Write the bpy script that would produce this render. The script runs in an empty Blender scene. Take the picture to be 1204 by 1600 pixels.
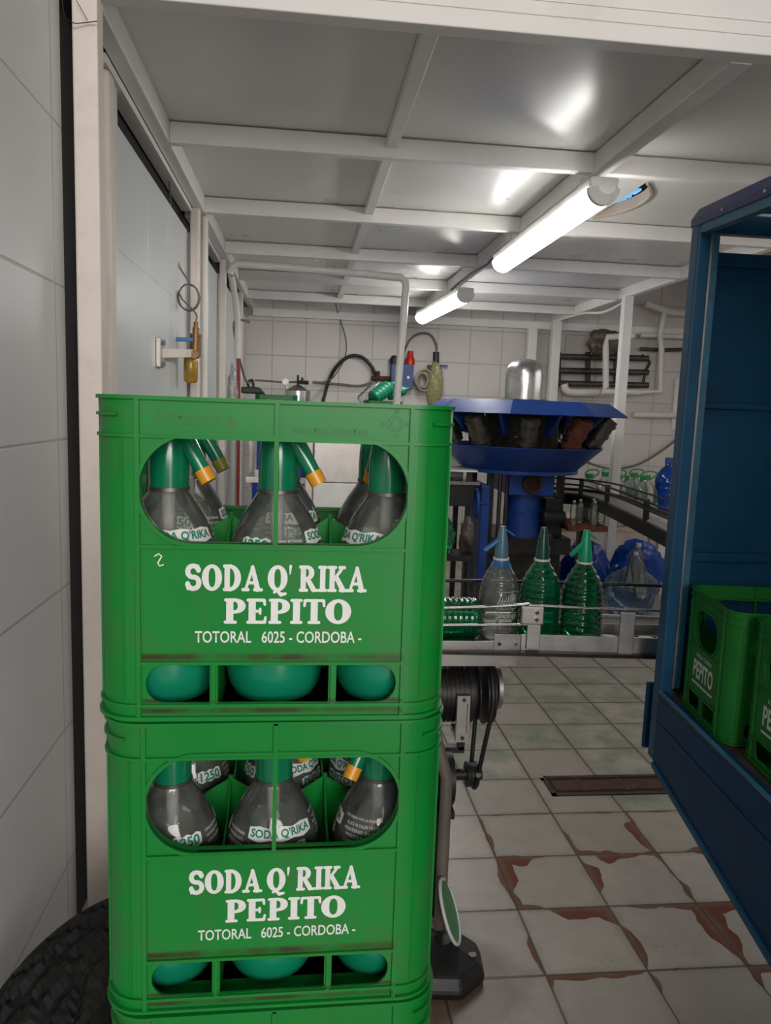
import bpy, bmesh, math, random
from mathutils import Matrix, Vector
from mathutils.geometry import tessellate_polygon
random.seed(7)
PI = math.pi
S = bpy.context.scene
C = S.collection

# ------------------------------------------------------------------ camera, world, lights
W = ((0.99377801, -0.02052668, -0.1094711), (-0.10572812, 0.13523364, -0.98515655), (0.03502616, 0.99060109, 0.13222197))
EYE = 1.66
cam = bpy.data.cameras.new('camera'); cam_o = bpy.data.objects.new('camera', cam); C.objects.link(cam_o)
cam.sensor_fit = 'VERTICAL'; cam.sensor_height = 36.0; cam.sensor_width = 27.09
cam.lens = 36.0 * 1202.0 / 1600.0; cam.clip_start = 0.02
cam_o.matrix_world = Matrix.Translation((0, 0, EYE)) @ Matrix(W).to_4x4()
S.camera = cam_o

wd = bpy.data.worlds.new('world'); S.world = wd; wd.use_nodes = True
wd.node_tree.nodes['Background'].inputs[0].default_value = (0.92, 0.95, 1.0, 1)
wd.node_tree.nodes['Background'].inputs[1].default_value = 0.17

def area(name, loc, target, sx, sy, power, col):
    l = bpy.data.lights.new(name, 'AREA'); l.shape = 'RECTANGLE'; l.size = sx; l.size_y = sy; l.energy = power; l.color = col
    o = bpy.data.objects.new(name, l); C.objects.link(o); o.location = loc
    o.rotation_euler = (Vector(target) - Vector(loc)).to_track_quat('-Z', 'Y').to_euler()
    return o
# daylight through the big front doorway behind the photographer
area('doorway_daylight', (1.1, -5.0, 3.0), (0.5, 3.0, 2.4), 3.6, 2.0, 285, (1.0, 0.945, 0.90))
# the strip of open doorway between the truck and the wall
area('doorway_strip', (0.62, -1.45, 1.45), (0.1, 1.0, 1.35), 0.45, 2.3, 9, (1.0, 0.96, 0.92))
# unseen cool area light just inside the closed right wall
area('side_area_light', (4.65, 5.6, 2.3), (1.5, 5.6, 1.4), 2.6, 1.2, 14, (0.90, 0.96, 1.0))

S.view_settings.view_transform = 'Standard'; S.view_settings.look = 'None'
S.view_settings.gamma = 1.0; S.view_settings.use_curve_mapping = False
S.view_settings.exposure = 0.0
TUBE_STRENGTH = 23.0
S.cycles.transparent_max_bounces = 32

def at(px, py, X=None, Y=None, Z=None):
    """a point of the place, measured on the photograph at a known depth or height"""
    c = Vector((px - 602.0, 800.0 - py, -1202.0)); r = Matrix(W) @ c
    t = X / r.x if X is not None else (Y / r.y if Y is not None else (Z - EYE) / r.z)
    return Vector((r.x * t, r.y * t, r.z * t + EYE))

# ------------------------------------------------------------------ materials
def new_mat(name):
    m = bpy.data.materials.new(name); m.use_nodes = True
    nt = m.node_tree; b = nt.nodes['Principled BSDF']
    return m, nt, b
def nd(nt, typ, **kw):
    n = nt.nodes.new(typ)
    for k, v in kw.items():
        if k[0] == '_': n.inputs[k[1:].replace('_', ' ')].default_value = v
        else: setattr(n, k, v)
    return n
def mix_rgb(nt, fac, a, b):
    m = nt.nodes.new('ShaderNodeMix'); m.data_type = 'RGBA'
    for sock, v in ((m.inputs[0], fac), (m.inputs[6], a), (m.inputs[7], b)):
        if isinstance(v, bpy.types.NodeSocket): nt.links.new(v, sock)
        else: sock.default_value = v if not isinstance(v, tuple) else (*v[:3], 1)
    return m.outputs[2]
def math_n(nt, op, a, b=0.0, c=0.0):
    m = nt.nodes.new('ShaderNodeMath'); m.operation = op
    for i, v in enumerate((a, b, c)):
        if isinstance(v, bpy.types.NodeSocket): nt.links.new(v, m.inputs[i])
        else: m.inputs[i].default_value = v
    return m.outputs[0]
def ramp(nt, fac, p0, p1):
    r = nt.nodes.new('ShaderNodeMapRange'); r.clamp = True
    nt.links.new(fac, r.inputs[0]); r.inputs[1].default_value = p0; r.inputs[2].default_value = p1
    return r.outputs[0]
def mat(name, col, rough=0.5, metal=0.0, var=0.12, vscale=6.0, bump=0.0, bscale=60.0, dirt=None, dirt_amt=0.5, dscale=4.0, spec=0.5, coat=0.0):
    m, nt, b = new_mat(name)
    tc = nd(nt, 'ShaderNodeTexCoord')
    n = nd(nt, 'ShaderNodeTexNoise', _Scale=vscale, _Detail=5.0); nt.links.new(tc.outputs['Object'], n.inputs['Vector'])
    dark = tuple(max(0, c * (1 - var)) for c in col); lite = tuple(min(1, c * (1 + var)) for c in col)
    out = mix_rgb(nt, ramp(nt, n.outputs['Fac'], 0.3, 0.7), dark, lite)
    if dirt:
        n2 = nd(nt, 'ShaderNodeTexNoise', _Scale=dscale, _Detail=8.0, _Roughness=0.7); nt.links.new(tc.outputs['Object'], n2.inputs['Vector'])
        out = mix_rgb(nt, math_n(nt, 'MULTIPLY', ramp(nt, n2.outputs['Fac'], 0.52, 0.72), dirt_amt), out, dirt)
    nt.links.new(out, b.inputs['Base Color'])
    nt.links.new(math_n(nt, 'MULTIPLY_ADD', n.outputs['Fac'], 0.2, rough - 0.1), b.inputs['Roughness'])
    b.inputs['Metallic'].default_value = metal
    b.inputs['Specular IOR Level'].default_value = spec
    b.inputs['Coat Weight'].default_value = coat; b.inputs['Coat Roughness'].default_value = 0.16
    if bump:
        bn = nd(nt, 'ShaderNodeTexNoise', _Scale=bscale, _Detail=4.0); nt.links.new(tc.outputs['Object'], bn.inputs['Vector'])
        bp = nd(nt, 'ShaderNodeBump', _Strength=bump, _Distance=0.01); nt.links.new(bn.outputs['Fac'], bp.inputs['Height'])
        nt.links.new(bp.outputs[0], b.inputs['Normal'])
    return m
def shell_mat(name, tint, gloss=1.0, rough=0.06, haze=0.0, hazecol=(0.8, 0.8, 0.8), ior=1.45):
    """thin clear plastic or glass wall: clear with a tint, a Fresnel shine and a little haze"""
    m, nt, b = new_mat(name); nt.nodes.remove(b)
    o = nt.nodes['Material Output']
    t = nd(nt, 'ShaderNodeBsdfTransparent'); t.inputs[0].default_value = (*tint, 1)
    g = nd(nt, 'ShaderNodeBsdfGlossy'); g.inputs['Roughness'].default_value = rough; g.inputs[0].default_value = (gloss, gloss, gloss, 1)
    d = nd(nt, 'ShaderNodeBsdfDiffuse'); d.inputs[0].default_value = (*hazecol, 1)
    lw = nd(nt, 'ShaderNodeFresnel'); lw.inputs[0].default_value = ior
    tc = nd(nt, 'ShaderNodeTexCoord'); n = nd(nt, 'ShaderNodeTexNoise', _Scale=35.0, _Detail=4.0); nt.links.new(tc.outputs['Object'], n.inputs['Vector'])
    bp = nd(nt, 'ShaderNodeBump', _Strength=0.12, _Distance=0.01); nt.links.new(n.outputs['Fac'], bp.inputs['Height'])
    nt.links.new(bp.outputs[0], g.inputs['Normal'])
    m1 = nd(nt, 'ShaderNodeMixShader'); nt.links.new(math_n(nt, 'MULTIPLY', n.outputs['Fac'], haze * 2), m1.inputs[0])
    nt.links.new(t.outputs[0], m1.inputs[1]); nt.links.new(d.outputs[0], m1.inputs[2])
    m2 = nd(nt, 'ShaderNodeMixShader'); nt.links.new(lw.outputs[0], m2.inputs[0])
    nt.links.new(m1.outputs[0], m2.inputs[1]); nt.links.new(g.outputs[0], m2.inputs[2])
    nt.links.new(m2.outputs[0], o.inputs[0])
    return m

M = {}
M['crate'] = mat('green_crate_plastic', (0.005, 0.188, 0.027), 0.36, var=0.10, vscale=5, dirt=(0.06, 0.10, 0.035), dirt_amt=0.55, dscale=9, spec=0.28, coat=0.10)
nt = M['crate'].node_tree; bsdf = nt.nodes['Principled BSDF']; src = bsdf.inputs['Base Color'].links[0].from_socket
tc = nd(nt, 'ShaderNodeTexCoord'); sp_ = nd(nt, 'ShaderNodeSeparateXYZ'); nt.links.new(tc.outputs['Object'], sp_.inputs[0])
nz = nd(nt, 'ShaderNodeTexNoise', _Scale=22.0, _Detail=5.0); nt.links.new(tc.outputs['Object'], nz.inputs['Vector'])
band = None
for zc_, wd_ in ((0.0690, 0.0055), (0.0118, 0.0042), (0.0225, 0.003)):       # grime lying along the ledges
    k_ = math_n(nt, 'SUBTRACT', 1.0, ramp(nt, math_n(nt, 'ABSOLUTE', math_n(nt, 'SUBTRACT', sp_.outputs['Z'], zc_)), wd_*0.3, wd_))
    k_ = math_n(nt, 'MULTIPLY', k_, math_n(nt, 'LESS_THAN', math_n(nt, 'ABSOLUTE', sp_.outputs['X']), 0.134))
    band = k_ if band is None else math_n(nt, 'MAXIMUM', band, k_)
col_ = mix_rgb(nt, math_n(nt, 'MULTIPLY', band, ramp(nt, nz.outputs['Fac'], 0.25, 0.6)), src, (0.035, 0.040, 0.012)); nt.links.new(col_, bsdf.inputs['Base Color'])
M['crate_old'] = mat('old_green_plastic', (0.012, 0.17, 0.024), 0.5, var=0.10, spec=0.25, dirt=(0.05, 0.07, 0.03), dirt_amt=0.6)
M['emboss'] = mat('darker_relief_green', (0.008, 0.125, 0.02), 0.5)  # crate green darkened to paint in the relief of the raised marks
M['crate_blue'] = mat('blue_crate_plastic', (0.015, 0.06, 0.42), 0.4)
M['print'] = mat('white_print', (0.68, 0.69, 0.66), 0.6, var=0.06, dirt=(0.22, 0.38, 0.26), dirt_amt=0.35, dscale=40)
M['print_green'] = mat('green_print', (0.01, 0.20, 0.13), 0.6)
M['siphon_green'] = mat('siphon_green_plastic', (0.004, 0.155, 0.070), 0.22, var=0.06, coat=0.3)
M['cup_green'] = mat('teal_cup_plastic', (0.004, 0.20, 0.105), 0.30, var=0.08)
M['yellow'] = mat('yellow_nozzle_plastic', (0.62, 0.27, 0.015), 0.35, var=0.08)
M['olive'] = mat('olive_nozzle_plastic', (0.24, 0.22, 0.02), 0.4)
M['pet'] = shell_mat('clear_bottle_wall', (0.94, 0.94, 0.93), haze=0.10, hazecol=(0.62, 0.63, 0.60))
M['tube_pale'] = shell_mat('pale_dip_tube', (0.75, 0.76, 0.74), haze=0.32, hazecol=(0.7, 0.7, 0.68), rough=0.15)
M['pet_clear'] = shell_mat('clear_pet_wall', (0.86, 0.90, 0.86), haze=0.10)
M['pet_green'] = shell_mat('green_pet_wall', (0.20, 0.66, 0.42), haze=0.22, hazecol=(0.01, 0.28, 0.12))
M['pet_dkgreen'] = shell_mat('dark_green_pet_wall', (0.22, 0.60, 0.36), haze=0.18, hazecol=(0.01, 0.20, 0.09))
M['pet_blue'] = shell_mat('blue_water_jug_wall', (0.15, 0.30, 0.75), haze=0.45, hazecol=(0.01, 0.07, 0.40))
M['bag_blue'] = shell_mat('blue_bag_film', (0.10, 0.24, 0.75), haze=0.62, hazecol=(0.006, 0.08, 0.45), rough=0.2)
M['bag_clear'] = shell_mat('clear_bag_film', (0.55, 0.68, 0.80), haze=0.22, hazecol=(0.20, 0.30, 0.42), rough=0.2)
M['bag_white'] = shell_mat('whitish_bag_film', (0.8, 0.8, 0.78), haze=0.45, hazecol=(0.6, 0.6, 0.57), rough=0.2)
M['bag_brown'] = mat('brown_bag_film', (0.10, 0.075, 0.058), 0.35, var=0.5, vscale=14, bump=0.8, bscale=16)
M['bag_yellow'] = shell_mat('yellowish_bag_film', (0.75, 0.75, 0.50), haze=0.5, hazecol=(0.50, 0.48, 0.24), rough=0.2)
M['amber'] = mat('amber_filter_bowl', (0.36, 0.22, 0.03), 0.2, var=0.3, vscale=30)
M['brass'] = mat('old_brass', (0.20, 0.11, 0.05), 0.4, 0.6, var=0.4, vscale=40)
M['white'] = mat('white_paint', (0.80, 0.775, 0.75), 0.42, var=0.04, vscale=3, dirt=(0.45, 0.42, 0.38), dirt_amt=0.22, dscale=5)
M['cream'] = mat('cream_paint', (0.78, 0.70, 0.635), 0.5, var=0.05, dirt=(0.40, 0.33, 0.27), dirt_amt=0.25, dscale=7)
M['panel'] = mat('ceiling_sheet', (0.74, 0.73, 0.70), 0.30, 0.12, var=0.05, vscale=1.6, bump=0.10, bscale=2.2)
M['coldpanel'] = mat('white_panel_sheet', (0.64, 0.67, 0.67), 0.36, 0.15, var=0.03, vscale=2, bump=0.05, bscale=2)
M['pvc'] = mat('white_pvc', (0.72, 0.69, 0.65), 0.35, var=0.05)
M['black'] = mat('black_rubber', (0.014, 0.014, 0.015), 0.45, var=0.3)
M['tyre'] = mat('worn_tyre_rubber', (0.011, 0.011, 0.011), 0.75, var=0.35, vscale=14, bump=0.7, bscale=45, spec=0.3, dirt=(0.04, 0.035, 0.03), dirt_amt=0.55, dscale=12)
M['gap'] = mat('painted_gap_shade', (0.012, 0.010, 0.009), 0.9)  # near-black colour standing for the shade inside gaps and hollows
M['steel'] = mat('stainless_steel', (0.58, 0.56, 0.545), 0.26, 1.0, var=0.12, vscale=8, bump=0.05, bscale=90)
M['steel_dull'] = mat('dull_stainless', (0.50, 0.475, 0.455), 0.42, 0.9, var=0.15, vscale=12, dirt=(0.25, 0.17, 0.12), dirt_amt=0.35, dscale=10)
M['darksteel'] = mat('dark_greasy_steel', (0.045, 0.042, 0.040), 0.42, 0.6, var=0.35, vscale=16)
M['iron'] = mat('brown_pipe_iron', (0.09, 0.08, 0.075), 0.38, 0.7, var=0.35, vscale=14)
M['leg_paint'] = mat('brown_grey_paint', (0.16, 0.135, 0.115), 0.5, var=0.2)
M['holder'] = mat('holder_metal', (0.16, 0.14, 0.12), 0.35, 0.8, var=0.35, vscale=14)
M['rust_red'] = mat('red_brown_metal', (0.16, 0.05, 0.03), 0.45, 0.3, var=0.4, vscale=14)
M['rim_brown'] = mat('brown_cream_rim', (0.36, 0.29, 0.24), 0.6, var=0.15)
M['rust'] = mat('rusty_iron', (0.065, 0.024, 0.014), 0.8, var=0.5, vscale=18)
M['filler_blue'] = mat('filler_blue_paint', (0.012, 0.060, 0.29), 0.38, var=0.16, vscale=6, dirt=(0.01, 0.02, 0.07), dirt_amt=0.5, dscale=7)
M['truck'] = mat('truck_blue_paint', (0.010, 0.085, 0.180), 0.42, var=0.20, vscale=3.5, dirt=(0.022, 0.036, 0.040), dirt_amt=0.65, dscale=5, spec=0.35)
M['truck_edge'] = mat('worn_light_blue_paint', (0.035, 0.16, 0.26), 0.5, var=0.25, vscale=10, dirt=(0.07, 0.065, 0.055), dirt_amt=0.8, dscale=12)
M['truck_top'] = mat('violet_blue_paint', (0.022, 0.030, 0.115), 0.45, var=0.25, vscale=9, dirt=(0.03, 0.035, 0.06), dirt_amt=0.5)
M['truck_low'] = mat('navy_truck_paint', (0.004, 0.045, 0.125), 0.45, var=0.18, vscale=3.5, dirt=(0.008, 0.028, 0.055), dirt_amt=0.6, dscale=4, spec=0.18)
M['truck_bed'] = mat('rusty_truck_bed', (0.055, 0.036, 0.026), 0.8, var=0.4, vscale=14)
M['blue_head'] = mat('blue_siphon_plastic', (0.03, 0.16, 0.40), 0.3)
M['blue_head2'] = mat('grey_blue_siphon_plastic', (0.09, 0.20, 0.27), 0.3)
M['dk_head'] = mat('dark_green_siphon_plastic', (0.012, 0.075, 0.055), 0.3)
M['mint_head'] = mat('mint_siphon_plastic', (0.005, 0.36, 0.19), 0.3)
M['boxblue'] = mat('blue_control_box_paint', (0.035, 0.085, 0.24), 0.45)
M['red'] = mat('red_plug_plastic', (0.62, 0.025, 0.012), 0.35)
M['redhose'] = mat('red_hose', (0.28, 0.025, 0.02), 0.4)
M['wood'] = mat('beige_plywood', (0.56, 0.42, 0.28), 0.55, var=0.12, vscale=8)
M['wire'] = mat('grey_cable', (0.16, 0.145, 0.13), 0.5)
M['capgreen'] = mat('green_cap_plastic', (0.02, 0.26, 0.07), 0.35)
M['label_lime'] = mat('lime_label', (0.30, 0.60, 0.06), 0.4)
M['whiteplastic'] = mat('white_plastic', (0.78, 0.78, 0.75), 0.35)
M['chain_grey'] = mat('worn_grey_chain', (0.36, 0.34, 0.32), 0.45, var=0.2, vscale=20)
M['clay'] = mat('redbrown_tray', (0.16, 0.05, 0.025), 0.6, var=0.4, vscale=20)
M['rope'] = mat('beige_rope', (0.42, 0.37, 0.30), 0.8)

# emissive lamp diffuser
m, nt, b = new_mat('lit_tube'); b.inputs['Emission Color'].default_value = (1.0, 0.985, 0.96, 1); b.inputs['Emission Strength'].default_value = TUBE_STRENGTH
b.inputs['Base Color'].default_value = (0.9, 0.9, 0.88, 1); M['tube'] = m
m, nt, b = new_mat('sky_glow'); b.inputs['Emission Color'].default_value = (0.25, 0.58, 0.95, 1); b.inputs['Emission Strength'].default_value = 0.8  # glows by itself, standing for sky light above the ceiling opening
b.inputs['Base Color'].default_value = (0.1, 0.3, 0.6, 1); M['skygap'] = m

def tile_wall(name, axis, u0, v0, su, sv, col, line, lw=0.004):
    m, nt, b = new_mat(name)
    g = nd(nt, 'ShaderNodeNewGeometry'); sp = nd(nt, 'ShaderNodeSeparateXYZ'); nt.links.new(g.outputs['Position'], sp.inputs[0])
    def edge(s, o, st):
        f = math_n(nt, 'FRACT', math_n(nt, 'DIVIDE', math_n(nt, 'SUBTRACT', s, o), st))
        d = math_n(nt, 'MINIMUM', f, math_n(nt, 'SUBTRACT', 1.0, f))
        return math_n(nt, 'MULTIPLY', d, st)
    d = math_n(nt, 'MINIMUM', edge(sp.outputs[axis], u0, su), edge(sp.outputs['Z'], v0, sv))
    k = ramp(nt, d, lw * 0.35, lw)
    n = nd(nt, 'ShaderNodeTexNoise', _Scale=2.2, _Detail=4.0); nt.links.new(g.outputs['Position'], n.inputs['Vector'])
    c = mix_rgb(nt, ramp(nt, n.outputs['Fac'], 0.3, 0.7), tuple(x * 0.95 for x in col), tuple(min(1, x * 1.04) for x in col))
    nt.links.new(mix_rgb(nt, k, line, c), b.inputs['Base Color'])
    b.inputs['Roughness'].default_value = 0.36
    bp = nd(nt, 'ShaderNodeBump', _Strength=0.25, _Distance=0.004); nt.links.new(k, bp.inputs['Height']); nt.links.new(bp.outputs[0], b.inputs['Normal'])
    return m
M['walltile_left'] = tile_wall('left_wall_tiles', 'Y', 2.12, 0.34, 0.62, 0.403, (0.60, 0.61, 0.60), (0.36, 0.36, 0.35), 0.0045)
M['walltile_back'] = tile_wall('back_wall_tiles', 'X', -0.35, 0.36, 0.37, 0.37, (0.66, 0.62, 0.59), (0.47, 0.435, 0.41), 0.010)

def floor_material():
    m, nt, b = new_mat('floor_tiles')
    g = nd(nt, 'ShaderNodeNewGeometry'); sp = nd(nt, 'ShaderNodeSeparateXYZ'); nt.links.new(g.outputs['Position'], sp.inputs[0])
    def cell(s, o, st):
        q = math_n(nt, 'DIVIDE', math_n(nt, 'SUBTRACT', s, o), st)
        f = math_n(nt, 'FRACT', q); i = math_n(nt, 'FLOOR', q)
        return f, i
    fx, ix = cell(sp.outputs['X'], 0.757, 0.318); fy, iy = cell(sp.outputs['Y'], 2.028, 0.305)
    def d1(f): return math_n(nt, 'MINIMUM', f, math_n(nt, 'SUBTRACT', 1.0, f))
    dx = math_n(nt, 'MULTIPLY', d1(fx), 0.318); dy = math_n(nt, 'MULTIPLY', d1(fy), 0.305)
    d = math_n(nt, 'MINIMUM', dx, dy)
    cmb = nd(nt, 'ShaderNodeCombineXYZ'); nt.links.new(ix, cmb.inputs[0]); nt.links.new(iy, cmb.inputs[1])
    wn = nd(nt, 'ShaderNodeTexWhiteNoise'); wn.noise_dimensions = '3D'; nt.links.new(cmb.outputs[0], wn.inputs['Vector'])
    rnd = wn.outputs['Value']; sc = nd(nt, 'ShaderNodeSeparateColor'); nt.links.new(wn.outputs['Color'], sc.inputs[0])
    def noise(scale, det=5.0, rough=0.6, off=None):
        n = nd(nt, 'ShaderNodeTexNoise', _Scale=scale, _Detail=det, _Roughness=rough)
        if off:
            a = nd(nt, 'ShaderNodeVectorMath', operation='ADD'); nt.links.new(g.outputs['Position'], a.inputs[0]); a.inputs[1].default_value = off
            nt.links.new(a.outputs[0], n.inputs['Vector'])
        else: nt.links.new(g.outputs['Position'], n.inputs['Vector'])
        return n.outputs['Fac']
    base = mix_rgb(nt, rnd, (0.34, 0.31, 0.265), (0.46, 0.42, 0.37))
    base = mix_rgb(nt, math_n(nt, 'MULTIPLY', ramp(nt, noise(9.0), 0.38, 0.7), 0.55), base, (0.30, 0.265, 0.225))
    # greenish tiles in the row beside the drain
    grow = math_n(nt, 'MULTIPLY', ramp(nt, sp.outputs['Y'], 2.93, 2.95), math_n(nt, 'SUBTRACT', 1.0, ramp(nt, sp.outputs['Y'], 4.5, 5.0)))
    gk = math_n(nt, 'MULTIPLY', math_n(nt, 'MULTIPLY', ramp(nt, sc.outputs[0], 0.25, 0.5), grow), ramp(nt, noise(7.0, off=(4, 2, 0)), 0.35, 0.65))
    base = mix_rgb(nt, math_n(nt, 'MULTIPLY', gk, 0.85), base, (0.17, 0.21, 0.145))
    # scuffed dark specks and bare clay where the glaze has worn away
    reg = math_n(nt, 'MULTIPLY', math_n(nt, 'SUBTRACT', 1.0, ramp(nt, math_n(nt, 'ABSOLUTE', math_n(nt, 'SUBTRACT', sp.outputs['X'], 1.20)), 0.36, 0.52)),
                 math_n(nt, 'SUBTRACT', 1.0, ramp(nt, math_n(nt, 'ABSOLUTE', math_n(nt, 'SUBTRACT', sp.outputs['Y'], 2.45)), 0.40, 0.52)))
    sh = nd(nt, 'ShaderNodeVectorMath', operation='MULTIPLY_ADD'); nt.links.new(wn.outputs['Color'], sh.inputs[0]); sh.inputs[1].default_value = (9, 9, 9); nt.links.new(g.outputs['Position'], sh.inputs[2])
    wn2 = nd(nt, 'ShaderNodeTexNoise', _Scale=5.2, _Detail=1.5, _Roughness=0.4); nt.links.new(sh.outputs[0], wn2.inputs['Vector'])
    w1 = math_n(nt, 'MULTIPLY', math_n(nt, 'MULTIPLY', ramp(nt, wn2.outputs['Fac'], 0.46, 0.70), 0.062), reg)
    edge_d = math_n(nt, 'ADD', d, math_n(nt, 'MULTIPLY', math_n(nt, 'SUBTRACT', noise(34.0, 6.0), 0.5), 0.013))
    worn = ramp(nt, math_n(nt, 'SUBTRACT', w1, edge_d), 0.0, 0.002)
    specks = math_n(nt, 'MULTIPLY', ramp(nt, noise(60.0, 6.0, 0.75), 0.60, 0.66), math_n(nt, 'MULTIPLY', ramp(nt, noise(5.0, 2.0, off=(1, 7, 0)), 0.50, 0.60), reg))
    base = mix_rgb(nt, specks, base, (0.085, 0.06, 0.055))
    # rust stain around the black foot
    dv = nd(nt, 'ShaderNodeVectorMath', operation='DISTANCE'); nt.links.new(g.outputs['Position'], dv.inputs[0]); dv.inputs[1].default_value = (0.50, 2.0, 0)
    rk = math_n(nt, 'MULTIPLY', math_n(nt, 'SUBTRACT', 1.0, ramp(nt, math_n(nt, 'ADD', dv.outputs['Value'], math_n(nt, 'MULTIPLY', noise(14.0), 0.12)), 0.20, 0.30)), 0.8)
    base = mix_rgb(nt, rk, base, (0.13, 0.075, 0.042))
    base = mix_rgb(nt, worn, base, (0.145, 0.036, 0.016))
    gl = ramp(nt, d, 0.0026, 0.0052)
    shade = ramp(nt, math_n(nt, 'ADD', d, math_n(nt, 'MULTIPLY', noise(12.0, 3.0, off=(3, 1, 0)), 0.05)), 0.02, 0.055)  # depth shading towards the joints, put into the tile colour
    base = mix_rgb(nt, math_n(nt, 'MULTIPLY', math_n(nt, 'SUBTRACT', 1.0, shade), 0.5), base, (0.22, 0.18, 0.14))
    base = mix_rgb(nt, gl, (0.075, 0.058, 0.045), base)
    nt.links.new(base, b.inputs['Base Color'])
    nt.links.new(math_n(nt, 'ADD', math_n(nt, 'MULTIPLY', worn, 0.45), 0.34), b.inputs['Roughness'])
    hh = math_n(nt, 'SUBTRACT', gl, math_n(nt, 'MULTIPLY', worn, 0.5))
    bp = nd(nt, 'ShaderNodeBump', _Strength=0.35, _Distance=0.004); nt.links.new(hh, bp.inputs['Height']); nt.links.new(bp.outputs[0], b.inputs['Normal'])
    return m
M['floor'] = floor_material()

# ------------------------------------------------------------------ mesh builders
class MB:
    def __init__(self): self.bm = bmesh.new()
    def poly(self, pts):
        return self.bm.faces.new([self.bm.verts.new(p) for p in pts])
    def box(self, a, b, Mx=None):
        x0, y0, z0 = a; x1, y1, z1 = b
        v = [Vector(p) for p in ((x0,y0,z0),(x1,y0,z0),(x1,y1,z0),(x0,y1,z0),(x0,y0,z1),(x1,y0,z1),(x1,y1,z1),(x0,y1,z1))]
        if Mx is not None: v = [Mx @ p for p in v]
        vs = [self.bm.verts.new(p) for p in v]
        for f in ((0,3,2,1),(4,5,6,7),(0,1,5,4),(1,2,6,5),(2,3,7,6),(3,0,4,7)): self.bm.faces.new([vs[i] for i in f])
        return self
    def hexa(self, p):
        vs = [self.bm.verts.new(q) for q in p]
        for f in ((0,3,2,1),(4,5,6,7),(0,1,5,4),(1,2,6,5),(2,3,7,6),(3,0,4,7)): self.bm.faces.new([vs[i] for i in f])
        return self
    def bar(self, p, q, w, h, up=(0, 0, 1)):
        p, q = Vector(p), Vector(q); d = (q - p); L = d.length; d.normalize()
        s = d.cross(Vector(up)); s = s.normalized() if s.length > 1e-6 else Vector((1, 0, 0)); u = s.cross(d).normalized()
        s *= w / 2; u *= h / 2
        return self.hexa([p - s - u, p + s - u, q + s - u, q - s - u, p - s + u, p + s + u, q + s + u, q - s + u])
    def tube(self, pts, r, n=10, closed=False, cap=True):
        pts = [Vector(p) for p in pts]; m = len(pts); rings = []
        rr = r if isinstance(r, (list, tuple)) else [r] * m
        prev = None
        for i, p in enumerate(pts):
            a = pts[(i - 1) % m] if (closed or i > 0) else p; c = pts[(i + 1) % m] if (closed or i < m - 1) else p
            t = (c - a).normalized()
            if prev is None:
                ref = Vector((0, 0, 1)) if abs(t.z) < 0.9 else Vector((1, 0, 0)); u = t.cross(ref).normalized()
            else: u = (prev - t * prev.dot(t)); u = u.normalized() if u.length > 1e-6 else t.orthogonal().normalized()
            prev = u; v = t.cross(u)
            rings.append([self.bm.verts.new(p + (u * math.cos(2*PI*k/n) + v * math.sin(2*PI*k/n)) * rr[i]) for k in range(n)])
        for i in range(m if closed else m - 1):
            A, B = rings[i], rings[(i + 1) % m]
            for k in range(n): self.bm.faces.new([A[k], A[(k+1) % n], B[(k+1) % n], B[k]])
        if cap and not closed:
            self.bm.faces.new(rings[0][::-1]); self.bm.faces.new(rings[-1])
        return self
    def lathe(self, prof, n=28, Mx=None, a0=0.0):
        """profile (r, z) about z"""
        rings = []
        for r, z in prof:
            if r < 1e-6: pts = [Vector((0, 0, z))]
            else: pts = [Vector((r*math.cos(a0+2*PI*k/n), r*math.sin(a0+2*PI*k/n), z)) for k in range(n)]
            if Mx is not None: pts = [Mx @ p for p in pts]
            rings.append([self.bm.verts.new(p) for p in pts])
        for A, B in zip(rings, rings[1:]):
            if len(A) == 1 and len(B) == 1: continue
            for k in range(n):
                if len(A) == 1: self.bm.faces.new([A[0], B[(k+1) % n], B[k]])
                elif len(B) == 1: self.bm.faces.new([A[k], A[(k+1) % n], B[0]])
                else: self.bm.faces.new([A[k], A[(k+1) % n], B[(k+1) % n], B[k]])
        return self
    def cyl(self, p, q, r, n=20, r2=None):
        p, q = Vector(p), Vector(q); d = q - p
        Mx = Matrix.Translation(p) @ d.to_track_quat('Z', 'Y').to_matrix().to_4x4()
        r2 = r if r2 is None else r2
        return self.lathe([(0, 0), (r, 0), (r2, d.length), (0, d.length)], n, Mx)
    def panel(self, outer, holes, Mx, t):
        """flat sheet in local xy with holes, thickness t along +z, placed by Mx"""
        loops = [[Vector((x, y, 0)) for x, y in L] for L in [outer] + holes]
        tris = tessellate_polygon(loops)
        flat = [p for L in loops for p in L]
        v0 = [self.bm.verts.new(Mx @ p) for p in flat]; v1 = [self.bm.verts.new(Mx @ (p + Vector((0, 0, t)))) for p in flat]
        for a, b_, c in tris:
            for vs, o in ((v0, (c, b_, a)), (v1, (a, b_, c))):
                try: self.bm.faces.new([vs[i] for i in o])
                except ValueError: pass
        i = 0
        for L in loops:
            k = len(L)
            for j in range(k):
                try: self.bm.faces.new([v0[i+j], v0[i+(j+1) % k], v1[i+(j+1) % k], v1[i+j]])
                except ValueError: pass
            i += k
        return self
    def ring(self, inner, outer, z0, z1, Mx=None):
        """closed band between two same-length loops of (x,y), from z0 to z1"""
        n = len(inner); f = (lambda p: Mx @ Vector(p)) if Mx is not None else (lambda p: Vector(p))
        rows = [[self.bm.verts.new(f((x, y, z))) for x, y in L] for L, z in ((inner, z0), (outer, z0), (outer, z1), (inner, z1))]
        for r in range(4):
            A, B = rows[r], rows[(r+1) % 4]
            for k in range(n): self.bm.faces.new([A[k], A[(k+1) % n], B[(k+1) % n], B[k]])
        return self
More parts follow.
